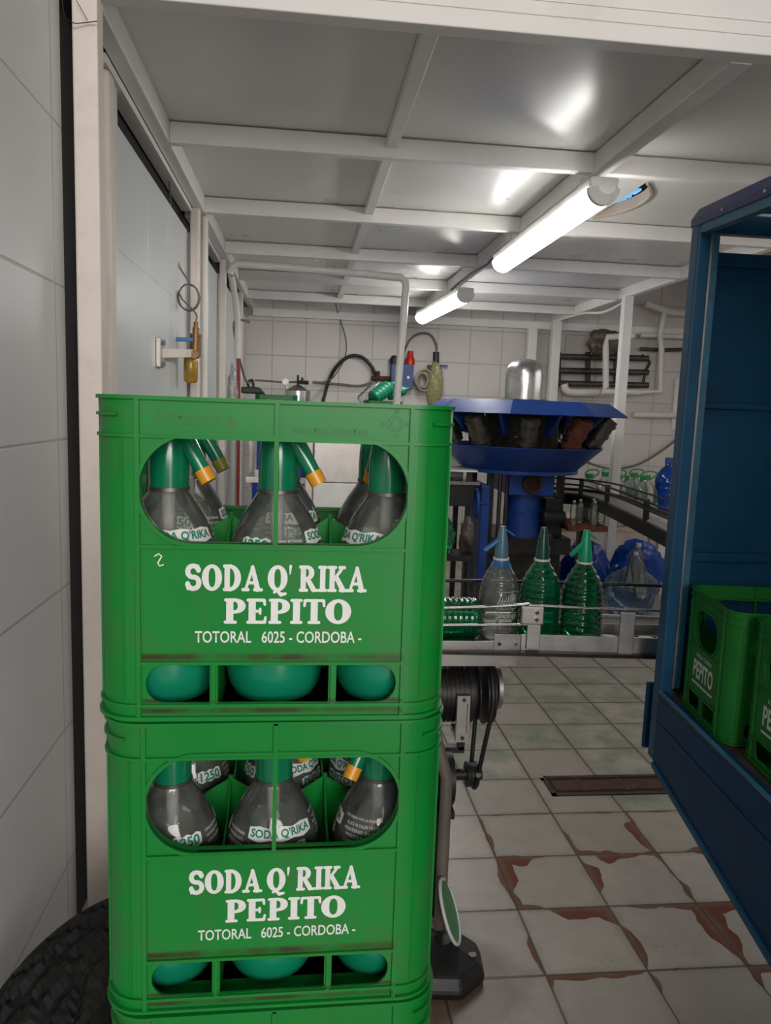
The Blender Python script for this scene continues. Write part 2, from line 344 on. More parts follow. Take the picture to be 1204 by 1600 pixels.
    def join_mesh(self, me, Mx=None):
        tmp = bmesh.new(); tmp.from_mesh(me)
        if Mx is not None: tmp.transform(Mx)
        mm = bpy.data.meshes.new('tmp'); tmp.to_mesh(mm); tmp.free(); self.bm.from_mesh(mm); bpy.data.meshes.remove(mm)
        return self

def sweep(path, r0=None): return [Vector(p) for p in path]
def smooth_path(pts, n=8):
    """Catmull-Rom through the points"""
    P = [Vector(p) for p in pts]; P = [P[0]*2 - P[1]] + P + [P[-1]*2 - P[-2]]; out = []
    for i in range(1, len(P) - 2):
        for k in range(n):
            t = k / n; a, b, c, d = P[i-1], P[i], P[i+1], P[i+2]
            out.append(0.5 * ((2*b) + (c-a)*t + (2*a - 5*b + 4*c - d)*t*t + (3*b - a - 3*c + d)*t**3))
    out.append(P[-2]); return out
def rrect(hx, hy, r, n=8):
    out = []
    for cx, cy, a in ((hx-r, hy-r, 0), (-hx+r, hy-r, PI/2), (-hx+r, -hy+r, PI), (hx-r, -hy+r, 1.5*PI)):
        for k in range(n+1): t = a + PI/2*k/n; out.append((cx + r*math.cos(t), cy + r*math.sin(t)))
    return out
def stadium(cx, cy, hx, hy, n=14):
    """superellipse-like oval with flat top and bottom"""
    return [(cx + px, cy + py) for px, py in rrect(hx, hy, min(hx, hy) * 0.98, n)]

def obj(name, mb, material, parent=None, smooth=None, bevel=0.0, origin=None):
    if name == 'legs':                                     # every leg a part of its own
        todo = set(mb.bm.verts); first = None
        while todo:
            seed_v = todo.pop(); isl = {seed_v}; st_ = [seed_v]
            while st_:
                for e_ in st_.pop().link_edges:
                    for v in e_.verts:
                        if v in todo: todo.discard(v); isl.add(v); st_.append(v)
            one = MB(); mp = {v: one.bm.verts.new(v.co) for v in isl}
            for f_ in mb.bm.faces:
                if f_.verts[0] in isl: one.bm.faces.new([mp[v] for v in f_.verts])
            first = obj('leg', one, material, parent, smooth, bevel, origin)
        mb.bm.free(); return first
    me = bpy.data.meshes.new(name)
    bmesh.ops.recalc_face_normals(mb.bm, faces=mb.bm.faces)
    off = Vector(origin) if origin is not None else None
    root = parent
    while root is not None and root.parent is not None: root = root.parent
    if off is None and root is not None and root.get('_w'): off = Vector(root['_w'])
    if off is not None: bmesh.ops.translate(mb.bm, verts=mb.bm.verts, vec=-off)
    mb.bm.to_mesh(me); mb.bm.free()
    o = bpy.data.objects.new(name, me); C.objects.link(o)
    me.materials.append(material)
    if origin is not None: o.location = off
    if parent is not None: o.parent = parent
    if smooth is not None:
        for p in me.polygons: p.use_smooth = True
        me.set_sharp_from_angle(angle=math.radians(smooth))
    if bevel:
        bv = o.modifiers.new('bevel', 'BEVEL'); bv.width = bevel; bv.segments = 2; bv.limit_method = 'ANGLE'
    return o
def tag(o, label, cat, group=None):
    o['label'] = label; o['category'] = cat
    if group: o['group'] = group
    return o
def thing(name, label, cat, loc=(0, 0, 0), rz=0.0, group=None, world=False):
    """Empty at the thing's base; world=True lets its parts be given in room coordinates"""
    o = bpy.data.objects.new(name, None); C.objects.link(o); o.empty_display_size = 0.05
    o.location = loc; o.rotation_euler = (0, 0, rz)
    if world: o['_w'] = [float(c) for c in loc]
    return tag(o, label, cat, group)
def structure(name, mb, material, **k):
    o = obj(name, mb, material, **k); o['kind'] = 'structure'; return o
def dup(root, loc, rz, label, group=None):
    r = root.copy(); C.objects.link(r); r.location = loc; r.rotation_euler = (0, 0, rz); r['label'] = label
    if group: r['group'] = group
    for ch in list(root.children):
        c = ch.copy(); C.objects.link(c); c.parent = r
        for g in ch.children:
            d = g.copy(); C.objects.link(d); d.parent = c
    return r

# ------------------------------------------------------------------ lettering
def font_mesh(txt, w, h, bold=0.0):
    """built-in sans letters in a w by h box centred on the origin, in the xy plane"""
    cu = bpy.data.curves.new('t', 'FONT'); cu.body = txt; cu.size = 1; cu.offset = bold; cu.resolution_u = 3
    o = bpy.data.objects.new('t', cu); C.objects.link(o)
    dg = bpy.context.evaluated_depsgraph_get(); dg.update()
    me = bpy.data.meshes.new_from_object(o.evaluated_get(dg))
    bpy.data.objects.remove(o); bpy.data.curves.remove(cu)
    xs = [v.co.x for v in me.vertices]; ys = [v.co.y for v in me.vertices]
    x0, x1, y0, y1 = min(xs), max(xs), min(ys), max(ys)
    for v in me.vertices: v.co = ((v.co.x - (x0+x1)/2) * w/(x1-x0), (v.co.y - (y0+y1)/2) * h/(y1-y0), 0)
    return me
def arc(cx, cy, rx, ry, a0, a1, t0=0.075, t1=0.15, n=16):
    out = []
    for i in range(n+1):
        a = math.radians(a0 + (a1-a0)*i/n); c = abs(math.cos(a))
        out.append((cx + rx*math.cos(a), cy + ry*math.sin(a), t0 + (t1-t0)*c*c))
    return out
def stem(x): return [(x, 0.12, 0.125), (x, 0.88, 0.125)]
def ser(x, y, hw=0.2, r=0.062): return [(x-hw, y, r), (x+hw, y, r)]
LO, HI = 0.062, 0.938
GL = {   # fat slab letters with rounded serifs: strokes of (x, y, radius), and the advance
 'S': ([arc(0.36, 0.72, 0.25, 0.21, 20, 270, 0.09, 0.12), arc(0.36, 0.30, 0.26, 0.22, 90, -165, 0.09, 0.12), [(0.58, 0.80, 0.07), (0.59, 0.93, 0.05)], [(0.12, 0.22, 0.07), (0.11, 0.07, 0.05)]], 0.76),
 'O': ([arc(0.46, 0.5, 0.31, 0.43, 0, 360, 0.07, 0.155, 32)], 0.94),
 'D': ([stem(0.22), arc(0.33, 0.5, 0.38, 0.43, -90, 90, 0.07, 0.15), [(0.08, LO, 0.062), (0.4, LO, 0.07)], [(0.08, HI, 0.062), (0.4, HI, 0.07)]], 0.92),
 'A': ([[(0.47, 0.90, 0.09), (0.70, 0.10, 0.125)], [(0.47, 0.90, 0.07), (0.17, 0.10, 0.065)], [(0.28, 0.32, 0.06), (0.62, 0.32, 0.06)], ser(0.15, LO, 0.13), ser(0.73, LO, 0.17)], 0.94),
 'Q': ([arc(0.46, 0.5, 0.31, 0.43, 0, 360, 0.07, 0.155, 32), [(0.30, -0.03, 0.05), (0.45, 0.03, 0.07), (0.62, -0.12, 0.085), (0.85, -0.08, 0.05)]], 0.94),
 "'": ([[(0.12, 0.95, 0.07), (0.10, 0.68, 0.03)]], 0.26),
 'R': ([stem(0.22), arc(0.36, 0.72, 0.25, 0.22, -90, 90, 0.065, 0.13), [(0.08, HI, 0.062), (0.4, HI, 0.065)], [(0.2, 0.5, 0.065), (0.4, 0.5, 0.065)], [(0.45, 0.46, 0.10), (0.70, 0.10, 0.115)], ser(0.24, LO, 0.16), ser(0.78, LO, 0.10)], 0.92),
 'I': ([stem(0.22), ser(0.22, LO, 0.16), ser(0.22, HI, 0.16)], 0.45),
 'K': ([stem(0.22), ser(0.22, LO, 0.16), ser(0.22, HI, 0.16), [(0.28, 0.44, 0.06), (0.66, 0.88, 0.07)], [(0.42, 0.56, 0.10), (0.72, 0.10, 0.12)], ser(0.74, LO, 0.14), ser(0.68, HI, 0.12)], 0.92),
 'P': ([stem(0.22), arc(0.36, 0.70, 0.27, 0.235, -90, 90, 0.065, 0.14), [(0.08, HI, 0.062), (0.4, HI, 0.065)], [(0.2, 0.465, 0.065), (0.4, 0.465, 0.065)], ser(0.24, LO, 0.17)], 0.78),
 'E': ([stem(0.22), [(0.08, LO, 0.062), (0.64, LO, 0.065)], [(0.08, HI, 0.062), (0.62, HI, 0.065)], [(0.25, 0.5, 0.06), (0.5, 0.5, 0.06)], [(0.66, 0.06, 0.055), (0.69, 0.26, 0.045)], [(0.64, 0.94, 0.055), (0.66, 0.76, 0.045)], [(0.5, 0.4, 0.045), (0.5, 0.6, 0.045)]], 0.78),
 'T': ([stem(0.40), ser(0.40, LO, 0.17), [(0.08, HI, 0.06), (0.72, HI, 0.06)], [(0.07, 0.93, 0.055), (0.05, 0.72, 0.045)], [(0.73, 0.93, 0.055), (0.75, 0.72, 0.045)]], 0.80),
 ' ': ([], 0.24)}
def strokes_mesh(mb, strokes, f, lift=0.00002):
    """each stroke a ribbon with round ends; f maps (x, y, layer) to a point"""
    lay = 0
    for s in strokes:
        m_ = len(s); closed = math.hypot(s[0][0]-s[-1][0], s[0][1]-s[-1][1]) < 1e-4
        if closed: s = s[:-1]; m_ -= 1
        L, R_ = [], []
        for i, (x, y, r) in enumerate(s):
            p = s[(i-1) % m_] if (closed or i > 0) else s[i]; q = s[(i+1) % m_] if (closed or i < m_-1) else s[i]
            dx, dy = q[0]-p[0], q[1]-p[1]; d = math.hypot(dx, dy) or 1; nx, ny = -dy/d, dx/d
            L.append(mb.bm.verts.new(f(x+nx*r, y+ny*r, lay*lift))); R_.append(mb.bm.verts.new(f(x-nx*r, y-ny*r, lay*lift)))
        for i in range(m_ if closed else m_-1):
            j = (i+1) % m_; mb.bm.faces.new([L[i], R_[i], R_[j], L[j]])
        if not closed:
            for x, y, r in (s[0], s[-1]):
                lay += 1; mb.poly([f(x + r*math.cos(2*PI*k/16), y + r*math.sin(2*PI*k/16), lay*lift) for k in range(16)])
        lay += 1
def slab_text(mb, txt, x0, x1, z0, h, y):
    adv = sum(GL[c][1] for c in txt); k = (x1-x0)/adv; x = x0
    for c in txt:
        st, a = GL[c]
        strokes_mesh(mb, st, lambda px, py, l, x=x: (x + px*k, y - l, z0 + py*h)); x += a*k

# ------------------------------------------------------------------ the setting
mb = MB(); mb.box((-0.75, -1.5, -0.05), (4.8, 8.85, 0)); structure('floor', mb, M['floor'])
mb = MB(); mb.box((-0.75, -1.5, 0), (-0.64, 2.20, 3.6)); structure('wall_left', mb, M['walltile_left'])
mb = MB(); mb.box((-0.75, 8.75, 0), (4.8, 8.85, 3.4)); structure('wall_back', mb, M['walltile_back'])
mb = MB(); mb.box((4.72, -1.5, 0), (4.82, 8.75, 3.4)); structure('wall_right', mb, M['cream'])
mb = MB(); mb.box((-0.75, 2.2, 0), (-0.685, 8.75, 2.95)); structure('wall_cold_room', mb, M['gap'])  # coloured near-black so the gaps around the panels look shaded
# ceiling sheets: they sag a little between the beams
def sheet(mb, x0, x1, y0, y1, z, sag=0.012, n=10):
    g = [[mb.bm.verts.new((x0+(x1-x0)*i/n, y0+(y1-y0)*j/n, z - sag*math.sin(PI*i/n)*math.sin(PI*j/n)*random.uniform(0.85, 1.1))) for i in range(n+1)] for j in range(n+1)]
    for j in range(n):
        for i in range(n): mb.bm.faces.new([g[j][i], g[j+1][i], g[j+1][i+1], g[j][i+1]])
YB = [2.25, 3.40, 4.55, 5.70, 6.85, 8.00]
SEG = [(1.225 + 0.54*math.cos(math.radians(40.5 - 81.0*k/24)), 4.12 + 0.54*math.sin(math.radians(40.5 - 81.0*k/24))) for k in range(25)]
mb = MB(); ends = YB + [8.75]
for y0, y1 in zip(ends, ends[1:]):
    if (y0, y1) == (3.40, 4.55):
        sheet(mb, -0.62, 0.35, y0, y1, 2.80); sheet(mb, 0.35, 1.26, y0, y1, 2.80)
        # the sheet with the round opening
        circ = SEG
        mb.panel([(1.26, y0), (2.86, y0), (2.86, y1), (1.26, y1)], [circ], Matrix.Translation((0, 0, 2.797)), 0.002)
    else:
        for x0, x1 in ((-0.62, 0.35), (0.35, 1.26), (1.26, 2.05), (2.05, 2.86)): sheet(mb, x0, x1, y0, y1, 2.80)
mb.box((-0.75, 2.2, 2.95), (2.86, 8.75, 3.0)); mb.box((2.82, 2.2, 2.80), (2.86, 8.75, 2.95))
structure('ceiling', mb, M['panel'], smooth=40)
mb = MB(); mb.box((2.86, -1.5, 3.4), (4.8, 8.85, 3.45)); mb.box((-0.75, -1.5, 3.6), (2.86, 2.25, 3.65)); structure('ceiling_high', mb, M['white'])
# beams across
tn = 0
def trim(mb, m=M['white'], **k):
    global tn
    tn += 1; return structure('trim_%d' % tn, mb, m, **k)
for i, y in enumerate(YB):
    mb = MB()
    if i == 0:
        mb.box((-0.62, y, 2.712), (4.72, y+0.06, 2.762)); mb.box((-0.62, y+0.004, 2.764), (4.72, y+0.05, 3.6))
    else:
        mb.box((-0.565, y, 2.712), (1.235, y+0.05, 2.795)); mb.box((1.305, y, 2.712), (2.80, y+0.05, 2.795))
    trim(mb, bevel=0.004)
mb = MB(); mb.box((1.235, 2.31, 2.710), (1.305, 8.75, 2.795)); trim(mb, bevel=0.004)
mb = MB(); mb.box((-0.62, 2.31, 2.712), (-0.565, 8.75, 2.80)); trim(mb, bevel=0.004)
mb = MB(); mb.box((2.80, 2.31, 2.712), (2.86, 8.75, 2.80)); trim(mb, bevel=0.004)
for y0, y1 in zip(YB, YB[1:]):
    mb = MB(); mb.box((0.325, y0+0.055, 2.752), (0.375, y1, 2.79)); trim(mb, bevel=0.003)
mb = MB(); mb.box((-0.56, 8.66, 2.62), (4.7, 8.75, 2.70)); trim(mb, M['white'])
# posts
for x0, y0, x1, y1, z1, m_ in ((-0.62, 2.235, -0.555, 2.30, 2.712, 'cream'), (-0.632, 4.46, -0.585, 4.54, 2.712, 'cream'), (-0.632, 5.95, -0.585, 6.02, 2.712, 'cream'), (-0.632, 7.6, -0.585, 7.66, 2.712, 'cream'),
                              (2.755, 6.60, 2.835, 6.68, 2.712, 'white'), (2.50, 8.60, 2.60, 8.68, 2.62, 'white'), (2.76, 8.55, 2.86, 8.64, 2.712, 'white')):
    mb = MB(); mb.box((x0, y0, 0), (x1, y1, z1)); trim(mb, M[m_], bevel=0.005)
# strip beside the first post and the cold-room door panels
mb = MB(); mb.box((-0.67, 2.50, 0), (-0.641, 2.625, 2.70)); mb.box((-0.67, 2.715, 0), (-0.639, 2.825, 2.69)); trim(mb, M['coldpanel'], bevel=0.004)
mb = MB(); mb.box((-0.66, 2.63, 0), (-0.620, 2.71, 2.68)); trim(mb, M['cream'], bevel=0.012)
door_n = 0
for y0, y1, zt in ((2.835, 4.44, 2.585), (4.56, 5.94, 2.60), (6.03, 7.59, 2.62), (7.67, 8.74, 2.62)):
    door_n += 1; mb = MB()
    mb.box((-0.675, y0, 0.02), (-0.645, y1, zt))
    for k in range(1, 5):
        z = 0.36 + 0.403*k + 0.2
        if door_n == 1 and k in (2, 4): mb.box((-0.646, y0+0.02, z), (-0.6438, y1-0.02, z+0.006))
    for k in (0.33, 0.62): mb.box((-0.646, y0+(y1-y0)*k, 0.05), (-0.6442, y0+(y1-y0)*k+0.006, zt-0.05))
    structure('door_%d' % door_n, mb, M['coldpanel'], bevel=0.002)
for y0, y1 in ((2.60, 4.44), (4.56, 5.94)):
    mb = MB(); mb.box((-0.675, y0, 2.685), (-0.622, y1, 2.712)); trim(mb, M['white'])

# ------------------------------------------------------------------ plastic crates
CW, CD, CH = 0.180, 0.150, 0.3333      # half width, half depth of the walls, stacking height
FX, FY = 0.140, 0.110                  # flat part of the walls
def wall_mx(side):
    """local panel xy -> crate; outward face at z=t"""
    if side == 'front': return Matrix(((1,0,0,0),(0,0,-1,-CD+0.003),(0,1,0,0),(0,0,0,1)))
    if side == 'back':  return Matrix(((-1,0,0,0),(0,0,1,CD-0.003),(0,1,0,0),(0,0,0,1)))
    if side == 'left':  return Matrix(((0,0,-1,-CW+0.003),(-1,0,0,0),(0,1,0,0),(0,0,0,1)))
    return Matrix(((0,0,1,CW-0.003),(1,0,0,0),(0,1,0,0),(0,0,0,1)))
def crate_shell():
    mb = MB(); t = 0.003
    def win(x0, x1, z0, z1, rl, rr):
        out = []
        for cx, cz, r, a in ((x1, z1, rr, 0), (x0, z1, rl, 90), (x0, z0, rl, 180), (x1, z0, rr, 270)):
            sx = -1 if cx == x1 else 1; sz = -1 if cz == z1 else 1
            for k in range(7):
                a_ = math.radians(a + 15*k); out.append((cx + sx*r + r*math.cos(a_), cz + sz*r + r*math.sin(a_)))
        return out
    for side in ('front', 'back'):
        Mx = wall_mx(side)
        holes = [stadium(-0.0015, 0.2407, 0.1335, 0.0535),
                 win(-0.130, -0.066, 0.0200, 0.0610, 0.0195, 0.001), win(-0.058, 0.056, 0.0200, 0.0610, 0.002, 0.002), win(0.064, 0.127, 0.0200, 0.0610, 0.001, 0.0195)]
        mb.panel([(-FX, 0), (FX, 0), (FX, CH-0.002), (-FX, CH-0.002)], holes, Mx, t)
        def rib(x0, x1, z0, z1, p=0.0035): mb.box((x0, z0, t), (x1, z1, t+p), Mx)
        for x in (-0.1365, 0.1335): rib(x-0.0022, x+0.0022, 0.0042, CH-0.0032, 0.0038)
        mb.box((-0.0037, 0.186, -0.004), (0.0007, CH-0.003, t+0.0042), Mx)       # bar across the opening
        rib(-0.1365, 0.1335, 0.1818, 0.1852, 0.0034); rib(-0.1365, 0.1335, 0.0614, 0.0648, 0.0034)
        for x in (-0.062, 0.060): rib(x-0.002, x+0.002, 0.018, 0.063, 0.0031)
        mb.box((-0.063, 0.02, -0.010), (-0.061, 0.0625, 0), Mx); mb.box((0.059, 0.02, -0.010), (0.061, 0.0625, 0), Mx)
        inn = stadium(-0.0015, 0.2407, 0.1335, 0.0535); outr = stadium(-0.0015, 0.2407, 0.1375, 0.0575)
        mb.ring(inn, outr, -0.008, t+0.0028, Mx)
    for side in ('left', 'right'):
        Mx = wall_mx(side)
        circ = stadium(0, 0.238, 0.074, 0.050)
        mb.panel([(-FY, 0), (FY, 0), (FY, CH-0.002), (-FY, CH-0.002)], [circ, win(-0.085, -0.012, 0.02, 0.062, 0.012, 0.003), win(0.012, 0.085, 0.02, 0.062, 0.003, 0.012)], Mx, t)
        mb.ring(circ, stadium(0, 0.238, 0.078, 0.054), -0.006, t+0.0028, Mx)
        for x in (-0.104, 0.104): mb.box((x-0.002, 0.0042, t), (x+0.002, CH-0.0032, t+0.0038), Mx)
        for z in (0.183, 0.0625): mb.box((-0.104, z, t), (0.104, z+0.0035, t+0.0035), Mx)
    r = 0.040; n = 8                                       # rounded corner posts
    for sx, sy, a in ((1, 1, 0), (-1, 1, 90), (-1, -1, 180), (1, -1, 270)):
        cx, cy = sx*(CW-r), sy*(CD-r)
        loop = [(cx + q*math.cos(math.radians(a + 90*k/n)), cy + q*math.sin(math.radians(a + 90*k/n))) for q, ks in ((r, range(n+1)), (r-0.003, range(n, -1, -1))) for k in ks]
        v0 = [mb.bm.verts.new((x, y, 0)) for x, y in loop]; v1 = [mb.bm.verts.new((x, y, CH-0.002)) for x, y in loop]; L = len(loop)
        for k in range(L): mb.bm.faces.new([v0[k], v0[(k+1) % L], v1[(k+1) % L], v1[k]])
        for k in range(n):
            for v in (v0, v1): mb.bm.faces.new([v[k], v[k+1], v[L-2-k], v[L-1-k]])
        for aa in (18, 72):                                # shallow upright ridges on the corners
            an = math.radians(a + aa); p = Vector((cx + (r+0.0004)*math.cos(an), cy + (r+0.0004)*math.sin(an), 0))
            mb.tube([p + Vector((0, 0, 0.022)), p + Vector((0, 0, CH-0.045))], 0.0013, 6)
    body = rrect(CW-0.0005, CD-0.0005, r)
    for z0, z1, p in ((CH-0.0050, CH-0.0012, 0.0042), (CH-0.0420, CH-0.0390, 0.0036), (0.0165, 0.0196, 0.0032), (0.0030, 0.0066, 0.0045)):
        mb.ring(body, rrect(CW+p, CD+p, r+p), z0, z1)
    for sx in (-1, 1):                                     # short flange on the narrow sides only
        pts = [p for p in rrect(CW-0.0005, CD, r) if p[0]*sx > FX+0.012]; pts.sort(key=lambda p: p[1])
        po = [p for p in rrect(CW+0.004, CD+0.004, r+0.004) if p[0]*sx > FX+0.012]; po.sort(key=lambda p: p[1])
        for k in range(min(len(pts), len(po))-1):
            a, b_, c, d = pts[k], pts[k+1], po[k+1], po[k]
            mb.hexa([(*q, CH-0.0215) for q in (a, b_, c, d)] + [(*q, CH-0.0185) for q in (a, b_, c, d)])
    mb.box((-FX, -CD+0.004, 0.001), (FX, CD-0.004, 0.005)); mb.box((-CW+0.004, -FY, 0.001), (CW-0.004, FY, 0.005))
    return mb
def crate_divider():
    mb = MB(); T = 0.0012
    def zt(d): return 0.196 - 0.030*min(1, abs(d)/0.045)
    def sheet_wall(p, q, tops):
        (x0, y0), (x1, y1) = p, q; n = len(tops)-1; dx, dy = x1-x0, y1-y0; L = math.hypot(dx, dy); nx, ny = -dy/L*T, dx/L*T
        for k in range(n):
            a = (x0+dx*k/n, y0+dy*k/n); b_ = (x0+dx*(k+1)/n, y0+dy*(k+1)/n)
            mb.hexa([(a[0]-nx, a[1]-ny, 0.006), (b_[0]-nx, b_[1]-ny, 0.006), (b_[0]+nx, b_[1]+ny, 0.006), (a[0]+nx, a[1]+ny, 0.006),
                     (a[0]-nx, a[1]-ny, tops[k]), (b_[0]-nx, b_[1]-ny, tops[k+1]), (b_[0]+nx, b_[1]+ny, tops[k+1]), (a[0]+nx, a[1]+ny, tops[k])])
    n = 24; xs = [-0.175 + 0.35*k/n for k in range(n+1)]
    sheet_wall((-0.175, 0), (0.175, 0), [zt(min(abs(x-0.059), abs(x+0.059))) for x in xs])
    ys = [-0.145 + 0.29*k/n for k in range(n+1)]
    for x in (-0.059, 0.059):
        sheet_wall((x, -0.145), (x, 0.145), [zt(y) for y in ys])
        mb.tube([(x, 0, 0.006), (x, 0, 0.198)], 0.003, 8)
    return mb
shell_me = divider_me = None
def make_crate(label, loc, rz, group, colour='crate', parts=('divider',)):
    global shell_me, divider_me
    t = thing('bottle_crate', label, 'crate', loc, rz, group)
    if shell_me is None:
        shell_me = obj('body', crate_shell(), M['crate'], t, smooth=35); divider_me = obj('divider', crate_divider(), M['crate'], t)
        b_, d_ = shell_me, divider_me
    else:
        b_ = shell_me.copy(); C.objects.link(b_); b_.parent = t; d_ = None
        if 'divider' in parts: d_ = divider_me.copy(); C.objects.link(d_); d_.parent = t
    if colour != 'crate':
        for o in (b_, d_):
            if o is not None:
                o.data = o.data.copy(); o.data.materials[0] = M[colour]
    return t
YF = -CD - 0.0004                      # just in front of the lettering panel
def crate_print(t, mark=False):
    mb = MB(); slab_text(mb, "SODA Q' RIKA", -0.0905, 0.0925, 0.1385, 0.0275, YF); slab_text(mb, "PEPITO", -0.0525, 0.078, 0.1045, 0.0265, YF)
    a = obj('lettering', mb, M['print'], t); a['label'] = 'white brand lettering printed on the front'
    mb = MB(); Rx = Matrix.Translation((0.004, YF, 0.0905)) @ Matrix.Rotation(PI/2, 4, 'X')
    mb.join_mesh(font_mesh("TOTORAL   6025 - CORDOBA -", 0.170, 0.0125, 0.012), Rx)
    a2 = obj('address_print', mb, M['print'], t); a2['label'] = 'small white address line printed on the front'
    return a, a2
def crate_emboss(t):
    mb = MB(); R = Matrix.Rotation(PI/2, 4, 'X')
    y = -CD - 0.0006
    for txt, x, z, w, h in (("Britane s.a.", -0.079, 0.3125, 0.078, 0.015), ("INDUSTRIA ARGENTINA", 0.052, 0.303, 0.075, 0.006)):
        mb.join_mesh(font_mesh(txt, w, h, 0.01), Matrix.Translation((x, y, z)) @ R)
    for k in range(12):
        a = 2*PI*k/12; mb.box((0.117 + 0.0075*math.cos(a) - 0.0009, y-0.0004, 0.3125 + 0.0075*math.sin(a) - 0.0009), (0.117 + 0.0075*math.cos(a) + 0.0009, y+0.0005, 0.3125 + 0.0075*math.sin(a) + 0.0009))
    mb.ring([(0.117+0.0042*math.cos(-2*PI*k/20), 0.3125+0.0042*math.sin(-2*PI*k/20)) for k in range(20)], [(0.117+0.0050*math.cos(-2*PI*k/20), 0.3125+0.0050*math.sin(-2*PI*k/20)) for k in range(20)], 0, 0.0005, Matrix(((1,0,0,0),(0,0,-1,-CD),(0,1,0,0),(0,0,0,1))))
    for txt, dx, dz in (("XII", 0, 0.0125), ("III", 0.0125, 0), ("VI", 0, -0.0125), ("IX", -0.0125, 0)):
        mb.join_mesh(font_mesh(txt, 0.0055, 0.0045, 0.01), Matrix.Translation((0.117+dx, y, 0.3125+dz)) @ R)
    return obj('embossed_marks', mb, M['emboss'], t)

SX, SY = -0.0235, 0.9255               # the stack
stack_y = SY
crates = []
spec = [(4, 'green bottle crate on top of the stack, holding soda siphons', -0.0235, 0.000),
        (3, 'green bottle crate of siphons, second from the top of the stack', -0.0215, 0.012),
        (2, 'green bottle crate at the bottom picture edge, third from the top of the stack', -0.019, 0.018),
        (1, 'green bottle crate hidden below the frame, fourth from the top of the stack', -0.020, 0.010),
        (0, 'green bottle crate standing on the floor at the bottom of the stack', -0.021, 0.006)]
printed = None
for k, lab, x, rz in spec:
    t = make_crate(lab, (x, stack_y + (0.003 if k < 4 else 0), k*CH), rz, 'stacked green siphon crates')
    if printed is None:
        printed = crate_print(t)
        mb = MB(); P0 = (-0.1165, 0.1695)
        strokes_mesh(mb, [[(-0.004, 0.004, 0.0006), (0, 0.0065, 0.0007), (0.003, 0.004, 0.0007), (0.001, 0.0005, 0.0007), (-0.001, -0.003, 0.0007), (0.001, -0.006, 0.0007), (0.0045, -0.0045, 0.0006)]], lambda x_, z_, l: (P0[0]+x_, YF-l, P0[1]+z_))
        obj('chalk_mark', mb, M['print'], t)
        crate_emboss(t)
    else:
        for p in printed: c = p.copy(); C.objects.link(c); c.parent = t
    crates.append(t)

# ------------------------------------------------------------------ soda siphons in the crates
BP = [(0.0475, 0.150), (0.0530, 0.152), (0.0528, 0.160), (0.0500, 0.172), (0.0455, 0.184), (0.0385, 0.198), (0.0310, 0.210), (0.0250, 0.219), (0.0205, 0.225), (0.0200, 0.232)]
BODY = [(0.0520, 0.045), (0.0532, 0.075), (0.0532, 0.150), (0.0520, 0.163), (0.0490, 0.175), (0.0448, 0.187), (0.0385, 0.200), (0.0318, 0.211), (0.0255, 0.220), (0.0210, 0.227), (0.0200, 0.233)]
def body_r(z):
    for (r0, z0), (r1, z1) in zip(BODY, BODY[1:]):
        if z0 <= z <= z1: return r0 + (r1-r0)*(z-z0)/(z1-z0)
    return BODY[0][0] if z < BODY[0][1] else BODY[-1][0]
# distance along the wall, so that print keeps its height on the shoulder
def wrap(mb, me, zc, ang, eps):
    """lay a flat print (xy, metres) on the bottle wall round height zc; ang 0 faces -y"""
    def pt(x, y):
        z = zc; st = 12
        for _ in range(st):
            dz = 0.0005; dr = body_r(z+dz) - body_r(z); z += (y/st) * dz/math.hypot(dz, dr)
        r = body_r(z) + eps; a = -PI/2 + ang + x/body_r(zc)
        return (r*math.cos(a), r*math.sin(a), z + eps*0.5)
    tmp = bmesh.new(); tmp.from_mesh(me)
    bmesh.ops.triangulate(tmp, faces=tmp.faces)
    for v in tmp.verts: v.co = pt(v.co.x, v.co.y)
    mm = bpy.data.meshes.new('tmp'); tmp.to_mesh(mm); tmp.free(); mb.bm.from_mesh(mm); bpy.data.meshes.remove(mm)
def pill(w, h, nx=12, ny=4):
    tmp = bmesh.new(); g = []
    for j in range(ny+1):
        row = []
        for i in range(nx+1):
            u = -1 + 2*i/nx; v = -1 + 2*j/ny
            row.append(tmp.verts.new((u*w/2, v*h/2*(0.86 + 0.14*math.cos(u*PI*3)), 0)))
        g.append(row)
    for j in range(ny):
        for i in range(nx): tmp.faces.new([g[j][i], g[j][i+1], g[j+1][i+1], g[j+1][i]])
    me = bpy.data.meshes.new('pill'); tmp.to_mesh(me); tmp.free(); return me
